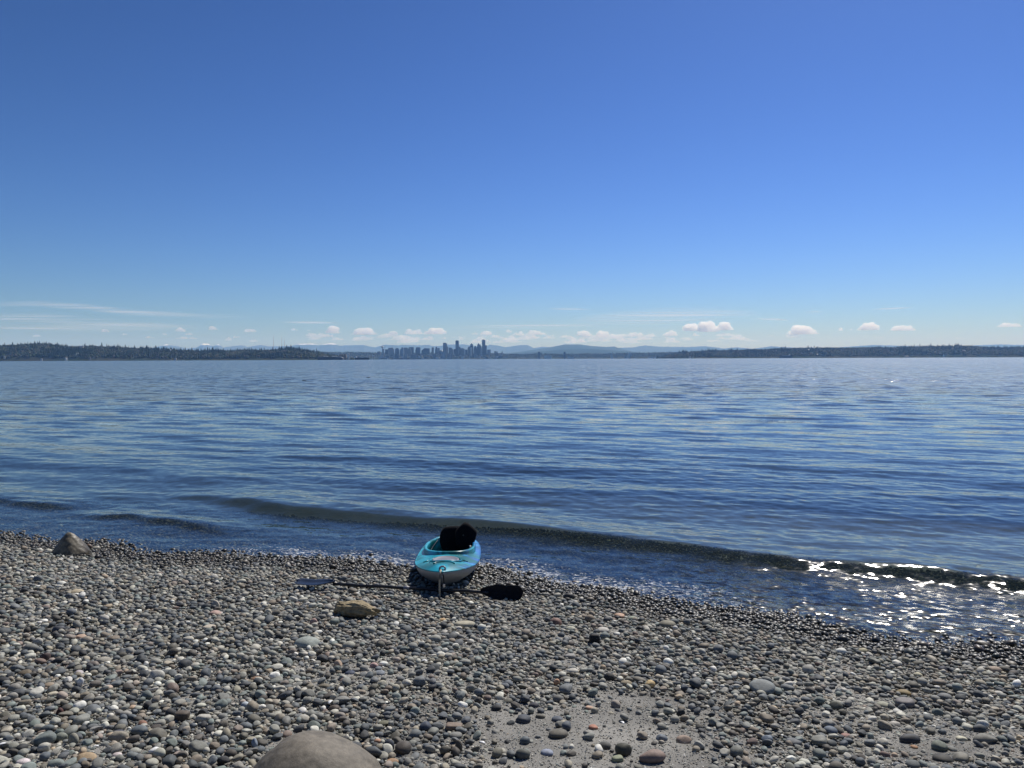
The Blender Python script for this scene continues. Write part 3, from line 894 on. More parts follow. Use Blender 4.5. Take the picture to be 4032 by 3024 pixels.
for i in range(NTH):
    k = (i + 1) % NTH
    for j in range(NR):
        Fc.append((i * (NR + 1) + j, k * (NR + 1) + j, k * (NR + 1) + j + 1, i * (NR + 1) + j + 1))
mb = MB(); mb.add(V, Fc)
dk = mb.build('deck', M_TEAL, kay, smooth=True)
# gunwale seam, coaming, cockpit well
mb = MB(); mb.tube([K(outer(-math.pi + 2 * math.pi * i / 120)[0] * 1.008, outer(-math.pi + 2 * math.pi * i / 120)[1], kS(outer(-math.pi + 2 * math.pi * i / 120)[1]) - .003) for i in range(120)], .007, 6, True)
mb.build('gunwale', M_TEAL, kay, smooth=True)
def rimz(x, y): return .275 + .012 * ((y - YC) / CB) ** 2
V = []; Fc = []
prof = [(.034, -.045), (.026, -.022), (.03, -.006), (.022, .006), (.004, .009), (-.006, .002), (-.008, -.012), (-.004, -.05), (.03, -.13), (.045, -.2), (.02, -.27), (-.08, -.29)]
for i in range(NTH):
    th = -math.pi + 2 * math.pi * i / NTH
    for (g, dz) in prof:
        x, y = cock(th, g if g > -.05 else g)
        wmax = kW(y) - .012
        x = max(-wmax, min(wmax, x))
        V.append(K(x, y, max(rimz(x, y) + dz, .03)))
m = len(prof)
for i in range(NTH):
    k = (i + 1) % NTH
    for j in range(m - 1): Fc.append((i * m + j, i * m + j + 1, k * m + j + 1, k * m + j))
ctr = len(V); V.append(K(0, YC, .032))
for i in range(NTH): Fc.append((i * m + m - 1, ctr, ((i + 1) % NTH) * m + m - 1))
mb = MB(); mb.add(V, Fc); mb.build('coaming', M_TEAL, kay, smooth=True)
# hatch
mb = MB(); mb.lathe([(.0, .0), (.138, .0), (.145, .006), (.142, .016), (.128, .022), (.12, .016), (.05, .020), (.0, .022)], K(0, .66, deckz(0, .66) - .034), 40)
mb.v = [(x, y, z + (y - .66 + OY) * .10 + .010) for x, y, z in mb.v]
hatch = mb.build('hatch_cover', M_GREY, kay, smooth=True)
mb = MB(); mb.box(-.03, .03, .68 - OY, .72 - OY, deckz(0, .7) - .022, deckz(0, .7) - .002); mb.build('latch', M_BLKP, hatch, bevel=.004)
mb = MB()
mb.tube([K(.165 * math.cos(a), .66 + .165 * math.sin(a), deckz(.165 * math.cos(a), .66 + .165 * math.sin(a)) - .002) for a in [2 * math.pi * i / 48 for i in range(48)]], .009, 6, True)
mb.build('hatch_rim', M_TEAL, kay, smooth=True)
mb = MB()
mb.tube([K(.105 * math.cos(a), .30 + .07 * math.sin(a), deckz(.105 * math.cos(a), .30 + .07 * math.sin(a)) + .002) for a in [R(10 + 160 * i / 20) for i in range(21)]], .010, 8)
mb.build('deck_ridge', M_TEAL, kay, smooth=True)
for sx in (-1, 1):
    mb = MB(); mb.tube([K(sx * .18, .66, deckz(.18, .66) + .002), K(sx * .235, .64, deckz(.235, .64) + .004)], .006, 6)
    mb.build('deck_groove', M_TEAL, kay, smooth=True)
# bow eyelet and carry toggle
mb = MB(); mb.tube([K(.028 * math.cos(a), .055 + .012 * math.sin(a), .275 + .02 * math.sin(a)) for a in [2 * math.pi * i / 24 for i in range(24)]], .009, 8, True)
eye = mb.build('bow_eyelet', M_GREY, kay, smooth=True)
mb = MB(); mb.tube([K(-.014, .03, .265), K(-.02, -.015, .24), K(-.022, -.03, .18), K(-.024, -.035, .10), K(-.022, -.04, .04), K(-.024, -.045, -.01)], [.009, .010, .0095, .009, .0085, .010], 8)
mb.build('carry_rope', M_CORD, kay, smooth=True)
mb = MB(); mb.tube([K(.010, .03, .26), K(.014, -.005, .21), K(.016, .01, .16), K(.018, .03, .13)], .005, 6); st = mb.build('strap', M_BLACK, kay, smooth=True)
mb = MB(); mb.box(.006, .028, -.01 - OY + .02, .005 - OY + .02, .10, .135); mb.build('buckle', M_STEEL, st, bevel=.003)
# seat back with the life vest hung on it
seat = empty('seat', (0, 0, 0)); seat.parent = kay
def pad(name, pts, y0, lean, th, parent):
    n = len(pts); c = Vector((sum(p[0] for p in pts) / n, sum(p[1] for p in pts) / n))
    # refine outline
    P = []
    for i in range(n):
        a = Vector(pts[i]); b = Vector(pts[(i + 1) % n])
        for k in range(4): P.append(a.lerp(b, k / 4))
    for _ in range(3): P = [(P[i - 1] + P[i] * 2 + P[(i + 1) % len(P)]) / 4 for i in range(len(P))]
    rings = [(1.0, 0), (1.0, .0), (.93, -.7), (.7, -1.0), (.35, -1.08), (0.02, -1.05)]
    V = []; Fc = []; m = len(P)
    full = [(q, -t) for q, t in rings[::-1]] + rings[1:]
    for (q, t) in full:
        for i, p in enumerate(P):
            x, z = c + (p - c) * q
            V.append(K(x, y0 + (z - .2) * lean + t * th * (1 + .12 * math.sin(9 * x + 6 * z)), z))
    for r_ in range(len(full) - 1):
        for i in range(m): Fc.append((r_ * m + i, r_ * m + (i + 1) % m, (r_ + 1) * m + (i + 1) % m, (r_ + 1) * m + i))
    Fc.append(tuple(range(m))); Fc.append(tuple(range((len(full) - 1) * m, len(full) * m))[::-1])
    mb = MB(); mb.add(V, Fc); return mb.build(name, M_BLACK, parent, smooth=True)
pad('backrest', [(-.05, .07), (.22, .07), (.25, .24), (.24, .43), (.10, .468), (-.08, .465), (-.135, .40), (-.15, .28), (-.10, .16)], 1.93, .16, .032, kay)
mb = MB(); mb.box(-.2, .2, 1.50 - OY, 1.95 - OY, .05, .11); mb.build('seat_pad', M_BLACK, kay, bevel=.02, smooth=True)
bpy.data.objects.remove(seat)
vest = empty('life_vest', kay.location, kay.rotation_euler)
vest.rotation_euler = kay.rotation_euler
tag(vest, 'black life vest slumped over the right side of the kayak seat back', 'life vest')
pad('vest_panel', [(.06, .20), (.26, .16), (.29, .29), (.33, .40), (.27, .46), (.18, .525), (.10, .47), (.04, .40)], 1.86, .20, .035, vest)
pad('vest_collar', [(.10, .42), (.20, .43), (.27, .44), (.20, .515), (.14, .51)], 1.93, .1, .03, vest)
mb = MB(); mb.box(.145, .16, 1.80 - OY, 1.81 - OY, .365, .38); mb.build('vest_tab', M_BLKP, vest, bevel=.002)
mb = MB(); mb.tube([K(.235, 1.72, .26), K(.238, 1.72, .235), K(.235, 1.71, .21)], .012, 8); mb.build('vest_buckle', pbr('pale_plastic', (.6, .6, .58), .4), vest, smooth=True)
# bungee, knobs and foot brace in the cockpit
mb = MB(); mb.tube([K(-.10, 2.05, .36), K(-.16, 1.9, .31), K(-.20, 1.65, .27), K(-.225, 1.4, .23), K(-.235, 1.3, .20)], .0045, 6)
mb.tube([K(-.30, 2.02, kS(2.0) + .035), K(-.26, 2.25, kS(2.2) + .045), K(-.18, 2.45, kS(2.4) + .055), K(-.08, 2.5, kS(2.5) + .06)], .004, 6)
mb.build('bungee_cord', M_BLKP, kay, smooth=True)
for (x, y, z) in ((-.238, 1.36, .23), (-.215, 1.22, .20), (-.20, 1.45, .22)):
    mb = MB(); mb.lathe([(0, -.012), (.018, -.012), (.024, 0), (.018, .012), (0, .014)], K(x, y, z), 14); mb.build('knob', M_BLKP, kay, smooth=True)
mb = MB()
mb.tube([K(-.24, 1.12, .18), K(-.22, 1.3, .15), K(-.2, 1.5, .14)], .01, 6)
for yq in (1.18, 1.25, 1.32): mb.tube([K(-.235, yq, .21), K(-.21, yq + .03, .13)], .006, 6)
mb.build('foot_brace', M_BLKP, kay, smooth=True)

# ------------------------------------------------------------------ paddle
PL = onground(1240, 2325); PRt = onground(1985, 2368)
L0 = onground(1165, 2321); R0 = onground(2058, 2370)
pd = empty('paddle', tuple((L0 + R0) / 2))
tag(pd, 'black double-bladed kayak paddle lying on the pebbles across the bow', 'paddle')
c0 = (L0 + R0) / 2
ax_ = (R0 - L0); LEN = ax_.length; ax_.normalize()
upv = Vector((0, 0, 1)); side = ax_.cross(upv).normalized()     # toward the camera
up2 = side.cross(ax_).normalized() * 1.0
if up2.z < 0: up2 = -up2
def PP(a, b, c): return tuple(ax_ * a + side * b + up2 * c)
H = .086
mb = MB(); n = 24
mb.tube([PP(-LEN / 2 + .40 + (LEN - .74) * i / n, 0, H - .01 + .015 * math.sin(i)*.2) for i in range(n + 1)], .0155, 12); mb.build('shaft', M_BLKP, pd, smooth=True)
for a in (-.42, .42):
    mb = MB(); mb.tube([PP(a, 0, H - .01), PP(a + .012, 0, H - .01)], .026, 14); mb.build('drip_ring', M_BLKP, pd, smooth=True)
mb = MB(); mb.tube([PP(-.03, 0, H - .01), PP(.03, 0, H - .01)], .019, 12); mb.build('ferrule', M_GREY, pd, smooth=True)
def blade(name, sgn, roll, mat, lenb, wid, hh):
    V = []; Fc = []; nb, mbk = 26, 10
    for i in range(nb):
        t = i / (nb - 1)
        w = wid * (min(1, (t / .35)) ** .8 * .82 + .18) * (1 - max(0, (t - .86) / .14) ** 2.5 * .75)
        for j in range(mbk + 1):
            v = -1 + 2 * j / mbk
            curve = -.035 * math.sin(t * 2.4) + .022 * v * v + (.012 * max(0, 1 - abs(v) * 4) * (1 - t))
            b = v * w / 2; c = curve
            bb = b * math.cos(roll) - c * math.sin(roll); cc2 = b * math.sin(roll) + c * math.cos(roll)
            V.append(PP(sgn * (LEN / 2 - lenb + lenb * t), bb, hh + cc2))
    for i in range(nb - 1):
        for j in range(mbk): Fc.append((i * (mbk + 1) + j, i * (mbk + 1) + j + 1, (i + 1) * (mbk + 1) + j + 1, (i + 1) * (mbk + 1) + j))
    mb = MB(); mb.add(V, Fc); o = mb.build(name, mat, pd, smooth=True)
    m = o.modifiers.new('solid', 'SOLIDIFY'); m.thickness = .006; m.offset = 0
    return o
M_BLADE_SHADE = pbr('shaded_blade_plastic', (.008, .008, .010), .7, .2, 20, spec=.2)  # right blade: shade of its near face put into a deeper black
M_BLADE_LIT = pbr('sunlit_blade_plastic', (.035, .05, .085), .22, .15, 9)  # left blade, same plastic: bluish sunlit highlight painted into the base colour
blade('blade', -1, R(-6), M_BLADE_LIT, .42, .15, H + .01)
blade('blade', 1, R(-56), M_BLADE_SHADE, .42, .15, H - .0)

# ------------------------------------------------------------------ the far shore
def colmat(name, rough=.9):
    t = NT(name)
    c = t.n('ShaderNodeAttribute', attribute_name='col').outputs['Color']
    return t.done(t.n('ShaderNodeBsdfPrincipled', {'Base Color': c, 'Roughness': rough, 'Specular IOR Level': .2}).outputs[0])
M_COL = colmat('foliage')
def landmat(name, a, b, sc, snow=None):
    t = NT(name)
    P = t.n('ShaderNodeNewGeometry').outputs['Position']
    c = t.mixc(t.ramp(t.noise(P, sc, 5), .35, .65), a, b)
    if snow:
        z = t.n('ShaderNodeSeparateXYZ', {0: P}).outputs[2]
        f = t.ramp(t.math('ADD', z, t.math('MULTIPLY', t.noise(P, sc * 6, 4, .7), snow[1])), snow[0], snow[0] + 25)
        c = t.mixc(f, c, (.8, .82, .85))
    return t.done(t.n('ShaderNodeBsdfDiffuse', {'Color': c}).outputs[0])
def ridge_heights(pts, D, n):
    xs_ = np.array([p[0] for p in pts], float); ys_ = np.array([p[1] for p in pts], float)
    px = np.linspace(xs_[0], xs_[-1], n); py = np.interp(px, xs_, ys_)
    P = np.array([far(a, b, D)[:] for a, b in zip(px, py)])
    return P
def land(name, pts, D, front, back, mat, drop=0, nz=.25, n=400, jag=0, seed=1, prof=.6, z0=-3.0):
    """a ridge whose skyline, at distance D, is given in photo pixels"""
    P = ridge_heights(pts, D, n)
    X = P[:, 0]; Hh = np.maximum(P[:, 2] - drop, 1.0)
    if jag: Hh = Hh + jag * (fbm(X / jag / 6, X * 0 + seed, seed, 4) - .5) * 2
    m1, m2 = 14, 8
    V = []
    for j in range(m1 + m2 + 1):
        if j <= m1: t = j / m1; y = D - front * (1 - t); h = t ** prof
        else: t = (j - m1) / m2; y = D + back * t; h = (1 - t) ** 1.2
        f = y / D
        hn = Hh * h * (1 + (nz * (fbm(X / (front * .22), X * 0 + y / (front * .22), seed + 3, 4) - .5) * 2 * (1 - h) if 0 < h < 1 else 0))
        V.append(np.stack([X * f, np.full_like(X, y), hn + z0 * (1 - h)], -1))
    V = np.stack(V)
    I = np.arange(V.shape[0] * n).reshape(V.shape[0], n)
    Q = np.stack([I[:-1, :-1], I[:-1, 1:], I[1:, 1:], I[1:, :-1]], -1).reshape(-1, 4)
    o = tag(npmesh(name, V.reshape(-1, 3), Q, mat), kind='structure')
    return V

D_L, D_R, D_C = 5600.0, 8200.0, 12000.0
LP = [(-420, 1352), (-200, 1350), (0, 1353), (60, 1351), (122, 1346), (183, 1346), (232, 1354), (262, 1359), (348, 1355), (445, 1359), (543, 1364), (610, 1368), (763, 1374), (903, 1374), (976, 1371),
      (1060, 1371), (1129, 1367), (1172, 1369), (1220, 1377), (1270, 1384), (1320, 1394), (1370, 1405), (1395, 1413)]
RP = [(2585, 1411), (2605, 1405), (2619, 1396), (2662, 1386), (2700, 1382), (2790, 1376), (3001, 1370), (3121, 1365), (3302, 1364), (3392, 1362), (3603, 1361), (3724, 1356), (3844, 1357), (3904, 1361),
      (3965, 1364), (4032, 1361), (4250, 1358), (4450, 1362)]
CP = [(1150, 1384), (1290, 1383), (1400, 1385), (1500, 1386), (1560, 1390), (1700, 1388), (1850, 1390), (1960, 1388), (1991, 1393), (2113, 1391), (2235, 1391), (2357, 1390), (2479, 1388), (2601, 1385), (2800, 1384), (2950, 1386)]
M_HILL = landmat('wooded_hillside', (.035, .05, .03), (.07, .07, .045), .004)
VL = land('headland_left', LP, D_L, 620, 900, M_HILL, drop=22, n=420, seed=2)
VR = land('headland_right', RP, D_R, 800, 900, M_HILL, drop=24, n=380, seed=5)
VC = land('city_hill', CP, D_C, 900, 1500, M_HILL, drop=14, n=300, seed=8)
# beaches and low ground at the foot of the far shore are inside the land sheets above
MT = [(500, 1385), (560, 1380), (629, 1364), (653, 1356), (702, 1364), (740, 1372), (775, 1368), (799, 1353), (818, 1354), (836, 1364), (860, 1356), (879, 1368), (909, 1364), (952, 1359), (976, 1366), (1025, 1358), (1060, 1364),
      (1147, 1362), (1178, 1354), (1233, 1353), (1257, 1359), (1294, 1352), (1320, 1353), (1336, 1362), (1358, 1360), (1387, 1359), (1434, 1358), (1452, 1364), (1478, 1367), (1504, 1360), (1518, 1357),
      (1564, 1359), (1602, 1357), (1640, 1359), (1689, 1358), (1708, 1363), (1737, 1361), (1775, 1355), (1830, 1355), (1849, 1359), (1911, 1365), (1927, 1357), (1963, 1361), (1992, 1367), (2047, 1359), (2076, 1358),
      (2101, 1370), (2137, 1365), (2190, 1368), (2300, 1372), (2400, 1370), (2491, 1368), (2540, 1360), (2601, 1365), (2700, 1366), (2778, 1363), (2850, 1372), (2899, 1367), (2960, 1374), (3037, 1363), (3073, 1366), (3200, 1372), (3300, 1368), (3435, 1358), (3543, 1361),
      (3700, 1366), (3934, 1356), (4032, 1358), (4200, 1362), (4400, 1370)]
M_MT = landmat('mountain_slopes', (.06, .085, .08), (.10, .12, .11), .0006, snow=(850, 190))
land('mountains', MT, 40000, 7000, 3000, M_MT, nz=.35, n=1400, jag=16, seed=11, prof=.8)
HP = [(1900, 1400), (1985, 1391), (2040, 1386), (2082, 1380), (2162, 1368), (2223, 1356), (2284, 1356), (2326, 1362), (2388, 1366), (2420, 1364), (2436, 1371), (2491, 1384), (2560, 1392), (2640, 1398)]
land('foothills', HP, 27000, 3500, 2500, landmat('foothill_forest', (.05, .075, .06), (.08, .1, .08), .001), nz=.3, n=500, jag=5, seed=14, prof=.9)
HP2 = [(1880, 1402), (1985, 1393), (2120, 1384), (2230, 1376), (2330, 1374), (2420, 1380), (2520, 1388), (2650, 1396)]
land('foothills', HP2, 21000, 2500, 1500, landmat('near_foothill_forest', (.04, .06, .05), (.06, .08, .06), .001), nz=.3, n=400, jag=4, seed=17, prof=.9)

# trees
def tree_protos(r):
    pr = []; fs = []
    for _ in range(5):       # conifers: three ragged tiers
        V = []; Fc = []
        for (z0, z1, rr) in ((.08, .55, .24), (.32, .8, .17), (.58, 1.05, .10)):
            b = len(V)
            for k in range(6):
                a = k * math.pi / 3 + r.uniform(-.3, .3); q = rr * r.uniform(.7, 1.2)
                V.append((q * math.cos(a), q * math.sin(a), z0 + r.uniform(-.05, .05)))
            V.append((r.uniform(-.02, .02), 0, z1))
            for k in range(6): Fc.append((b + k, b + (k + 1) % 6, b + 6))
        pr.append(np.array(V)); fs.append(np.array(Fc))
    for _ in range(5):       # broadleaf: lumpy crown
        V = ICO[1][0] * r.uniform(.75, 1.25, (len(ICO[1][0]), 1))
        V = V * np.array([.42, .42, .40]) + np.array([0, 0, .5])
        pr.append(V); fs.append(ICO[1][1])
    return pr, fs
TPV, TPF = tree_protos(np.random.default_rng(9))
GREENS = np.array([(.020, .038, .022), (.028, .05, .022), (.045, .065, .028), (.075, .09, .035), (.06, .055, .035), (.03, .045, .03), (.09, .08, .05)])
def forest(name, V, n, hmin, hmax, conif, seed, jmin=1):
    r = np.random.default_rng(seed)
    m, k, _ = V.shape
    ii = r.integers(0, k - 1, n); fj = r.uniform(jmin, 15.0, n); jj = np.minimum(fj.astype(int), m - 2); t = (fj - jj)[:, None]; q = r.random((n, 1))
    P = (V[jj, ii] * (1 - t) + V[jj + 1, ii] * t) * (1 - q) + (V[jj, ii + 1] * (1 - t) + V[jj + 1, ii + 1] * t) * q
    keep = P[:, 2] > .5
    P = P[keep]; n = len(P)
    pt = fbm(P[:, 0] / 160, P[:, 1] / 160, seed, 3)
    co = r.random(n) < conif + (pt - .5) * 2.2
    hh = r.uniform(hmin, hmax, n) * np.where(co, 1.15, .8) * (.7 + .6 * pt)
    hh = hh * np.where(co & (r.random(n) < .12), 1.45, 1)
    w = np.where(co, .95, 1.25) * hh
    a = r.uniform(0, 6.28, n)
    A = np.zeros((n, 3, 3)); A[:, 0, 0] = np.cos(a) * w; A[:, 0, 1] = -np.sin(a) * w; A[:, 1, 0] = np.sin(a) * w; A[:, 1, 1] = np.cos(a) * w; A[:, 2, 2] = hh
    pick = np.where(co, r.integers(0, 5, n), r.integers(5, 10, n))
    ci = np.where(co, r.integers(0, 3, n), r.integers(1, 7, n))
    col = GREENS[ci] * r.uniform(.7, 1.3, (n, 1))
    Vv, Fv, Cv = scatter('', TPV, TPF, pick, A, P - np.array([0, 0, 1.0]), col, None)
    tag(npmesh(name, Vv, np.concatenate(Fv), M_COL, smooth=False, attrs={'col': Cv}), kind='stuff')
forest('forest_left_headland', VL, 13000, 11, 24, .34, 1)
forest('forest_right_headland', VR, 12000, 14, 26, .22, 2)
forest('forest_city_shore', VC, 8000, 10, 22, .2, 3)

# ------------------------------------------------------------------ city
def facade(name, wall, glass, sx=9.0, sz=4.0):
    t = NT(name)
    P = t.n('ShaderNodeTexCoord').outputs['Object']
    s = t.n('ShaderNodeSeparateXYZ', {0: P})
    fz = t.math('FRACT', t.math('DIVIDE', s.outputs[2], sz)); fx = t.math('FRACT', t.math('DIVIDE', t.math('ADD', s.outputs[0], t.math('MULTIPLY', s.outputs[1], .7)), sx))
    w = t.math('MULTIPLY', t.math('GREATER_THAN', fz, .4), t.math('GREATER_THAN', fx, .3))
    c = t.mixc(w, wall, glass)
    ro = t.n('ShaderNodeMapRange', {0: w, 3: .8, 4: .25}).outputs[0]
    return t.done(t.n('ShaderNodeBsdfPrincipled', {'Base Color': c, 'Roughness': ro}).outputs[0])
FAC = {'dark': facade('dark_glass_facade', (.05, .06, .07), (.02, .03, .045)), 'mid': facade('concrete_facade', (.22, .21, .2), (.04, .05, .06)),
       'light': facade('pale_facade', (.62, .6, .56), (.12, .14, .16)), 'white': facade('white_facade', (.8, .8, .78), (.2, .22, .24)),
       'tan': facade('tan_facade', (.42, .34, .27), (.07, .07, .07))}
def bld(x0, x1, yt, mat, label, name='office_tower', cat='tower', shape='box', D=None, grp='city skyline across the water', yb=1414):
    D = D or D_C - 250 - 60 * (hash_(label) % 7)
    a = far(x0, yt, D); b = far(x1, yt, D); w = b.x - a.x; h = a.z; cx = (a.x + b.x) / 2; dp = max(18, min(w, 45))
    mb = MB(); x = w / 2
    if shape == 'box':
        mb.box(-x, x, 0, dp, -2, h * .985); mb.box(-x * .7, x * .7, dp * .2, dp * .8, h * .985, h)
    elif shape == 'step':
        mb.box(-x, x, 0, dp, -2, h * .8); mb.box(-x * .75, x * .8, dp * .15, dp * .85, h * .8, h * .93); mb.box(-x * .4, x * .5, dp * .25, dp * .7, h * .93, h)
    elif shape == 'slope_r':
        mb.prism([(-x, -2), (x, -2), (x, h * .84), (x * .3, h), (-x, h)], 0, dp)
    elif shape == 'slope_l':
        mb.prism([(-x, -2), (x, -2), (x, h), (-x * .3, h), (-x, h * .84)], 0, dp)
    elif shape == 'curve_r':
        pts = [(-x, -2), (x, -2)] + [(x - x * .9 * (1 - math.cos(R(a_))), h * .88 + h * .12 * math.sin(R(a_))) for a_ in range(0, 91, 15)] + [(-x, h)]
        mb.prism(pts, 0, dp)
    elif shape == 'dome':
        mb.box(-x, x, 0, dp, -2, h * .84)
        mb.lathe([(x * .98, h * .84), (x * .9, h * .89), (x * .62, h * .94), (x * .2, h * .985), (x * .06, h * .97), (x * .03, h)], (0, dp / 2, 0), 14)
    elif shape == 'spire':
        mb.box(-x, x, 0, dp, -2, h * .72); mb.box(-x * .7, x * .7, dp * .15, dp * .85, h * .72, h * .82)
        mb.add([(-x * .7, dp * .15, h * .82), (x * .7, dp * .15, h * .82), (x * .7, dp * .85, h * .82), (-x * .7, dp * .85, h * .82), (0, dp / 2, h)], [(0, 1, 4), (1, 2, 4), (2, 3, 4), (3, 0, 4)])
    elif shape == 'shoulder_r':
        mb.box(-x, x * .36, 0, dp, -2, h); mb.box(x * .36 + .05, x, dp * .1, dp * .9, -2, h * .72); mb.box(-x * .8, 0, dp * .2, dp * .8, h, h * 1.015)
    elif shape == 'wedge':
        mb.prism([(-x, -2), (x, -2), (x, h * .97), (-x * .25, h), (-x, h * .78)], 0, dp)
    o = mb.build(name, FAC[mat], loc=(cx, D, 0))
    return tag(o, label, cat, grp)
def hash_(s_): return sum(ord(c) * (i + 3) for i, c in enumerate(s_))
def c5(a): return 1480 + a * .1266
def y5(a): return 1340 + a * .1266
def c6(a): return 1720 + a * .1266
def y6(a): return 1320 + a * .1266
B5 = [(45, 130, 345, 'mid', 'box', 'low block at the far left end of the skyline, left of the needle tower'),
 (190, 252, 270, 'mid', 'box', 'narrow block right in front of the needle tower base'),
 (288, 377, 280, 'dark', 'box', 'dark block first to the right of the needle tower'),
 (380, 462, 238, 'mid', 'box', 'grey slab under the left television mast of the skyline'),
 (464, 556, 232, 'mid', 'slope_r', 'pale grey slab with chamfered top, right of the slab under the mast'),
 (588, 640, 262, 'mid', 'box', 'narrow shorter block left of a slope-topped tower'),
 (622, 722, 240, 'dark', 'slope_r', 'dark slope-topped tower in the left part of the skyline'),
 (748, 796, 266, 'dark', 'slope_l', 'small dark block with slanting left shoulder'),
 (790, 838, 222, 'dark', 'box', 'slim dark slab left of a pale narrow slab'),
 (838, 872, 226, 'light', 'box', 'pale narrow slab in the left cluster of towers'),
 (872, 990, 224, 'mid', 'box', 'broad grey slab right of the pale narrow slab'),
 (985, 1092, 226, 'mid', 'step', 'broad grey stepped slab overlapping a darker taller block'),
 (1018, 1170, 208, 'dark', 'box', 'dark flat-topped block closing the left cluster of towers'),
 (1222, 1262, 286, 'mid', 'box', 'low shoulder block left of the lone dark cube tower'),
 (1242, 1378, 218, 'dark', 'box', 'lone dark cube-like tower between two gaps in the skyline'),
 (1415, 1668, 244, 'dark', 'wedge', 'wide dark wedge-topped building left of the skyline centre'),
 (1735, 1800, 222, 'mid', 'box', 'small slim tower in the gap right of the wide wedge'),
 (1838, 1918, 200, 'dark', 'step', 'dark stepped tower left of the curved glass tower'),
 (1915, 1980, 236, 'mid', 'box', 'lower companion on the right of the dark stepped tower'),
 (1960, 2092, 300, 'dark', 'dome', 'low round-topped dark block left of the curved glass tower')]
for (a, b, t_, m_, sh, lb) in B5: bld(c5(a), c5(b), y5(t_), m_, lb, shape=sh)
B6 = [(190, 316, 235, 'mid', 'curve_r', 'tall tower with curved top on its right, left of the skyline centre'),
 (300, 352, 345, 'dark', 'curve_r', 'dark lower bulge on the right of the curved-top tower'),
 (370, 500, 385, 'mid', 'slope_r', 'mid-height slope-shouldered block right of the curved-top tower'),
 (500, 522, 440, 'light', 'box', 'thin pale slab in front of the slope-shouldered block'),
 (525, 582, 430, 'dark', 'box', 'low dark block left of the tall square tower'),
 (578, 680, 160, 'dark', 'box', 'second tallest tower, plain square top, centre of the skyline'),
 (640, 697, 412, 'light', 'box', 'pale block at the foot of the tall square tower'),
 (684, 730, 355, 'dark', 'box', 'dark shoulder block right of the tall square tower'),
 (730, 868, 400, 'mid', 'slope_r', 'broad mid-height block with chamfered right corner'),
 (846, 892, 428, 'light', 'slope_r', 'pale sliver right of the broad chamfered block'),
 (890, 952, 445, 'dark', 'box', 'low dark block left of the twin pale slabs'),
 (958, 1032, 350, 'mid', 'slope_l', 'grey tower with sloping left shoulder behind the twin pale slabs'),
 (1030, 1126, 243, 'dark', 'dome', 'dome-topped tower with a tiny spire'),
 (988, 1040, 380, 'light', 'box', 'left one of the twin pale slabs below the dome-topped tower'),
 (1042, 1092, 375, 'light', 'box', 'right one of the twin pale slabs below the dome-topped tower'),
 (1140, 1246, 338, 'dark', 'step', 'dark stepped block between the dome-topped tower and the notched tower'),
 (1140, 1265, 392, 'tan', 'slope_r', 'brownish slab in front of the dark stepped block'),
 (1243, 1338, 260, 'dark', 'step', 'dark notched-top tower left of the tallest tower'),
 (1282, 1386, 286, 'mid', 'slope_r', 'lighter slope-topped tower overlapping the notched tower'),
 (1330, 1398, 402, 'dark', 'box', 'short dark block tucked left of the tallest tower'),
 (1404, 1550, 143, 'dark', 'shoulder_r', 'tallest tower, dark with a lower right shoulder'),
 (1565, 1674, 446, 'mid', 'box', 'separate squat block just right of the tallest tower'),
 (1788, 1837, 494, 'mid', 'box', 'left one of two small twin blocks at the right end of the skyline'),
 (1842, 1897, 492, 'mid', 'step', 'right one of two small twin blocks at the right end of the skyline'),
 (2010, 2056, 478, 'light', 'spire', 'small old tower with pyramid roof at the right end of the skyline')]
for (a, b, t_, m_, sh, lb) in B6: bld(c6(a), c6(b), y6(t_), m_, lb, shape=sh)
# waterfront infill
FR = np.random.default_rng(77)
INF = ['pale', 'grey', 'brown', 'white']
k = 0
xpos = 1496
prev = None
while xpos < 1985:
    w = FR.uniform(6, 15)
    yt = FR.uniform(1393, 1407) if xpos < 1900 else FR.uniform(1399, 1408)
    mt, mn = [('light', 'pale'), ('mid', 'grey'), ('tan', 'brown'), ('dark', 'dark'), ('mid', 'grey'), ('dark', 'dark')][FR.integers(0, 6)]
    ref = min([(abs((c5(a) + c5(b)) / 2 - xpos), lb) for (a, b, t_, m_, sh, lb) in B5] + [(abs((c6(a) + c6(b)) / 2 - xpos), lb) for (a, b, t_, m_, sh, lb) in B6])[1]
    k += 1
    o = bld(xpos, xpos + w, yt, mt, '', name='waterfront_building', cat='building', shape=['box', 'step', 'slope_r'][FR.integers(0, 3)], D=D_C - 820 + FR.uniform(-60, 60), grp='low waterfront buildings below the skyline')
    o['_tmp'] = (mn + '|' + ref + '|' + str(xpos))
    xpos += w * FR.uniform(.75, 1.25)
ORD = ['first', 'second', 'third', 'fourth', 'fifth', 'sixth', 'seventh', 'eighth', 'ninth', 'tenth', 'eleventh', 'twelfth', 'thirteenth', 'fourteenth', 'fifteenth', 'sixteenth', 'seventeenth', 'eighteenth', 'nineteenth', 'twentieth']
cnt = {}
for o in [o for o in bpy.data.objects if '_tmp' in o]:
    mn, ref, x = o['_tmp'].split('|'); del o['_tmp']
    cnt[mn] = cnt.get(mn, 0) + 1
    o['label'] = f'low {mn} waterfront building, {ORD[min(cnt[mn] - 1, 19)]} {mn} one from the left below the skyline'

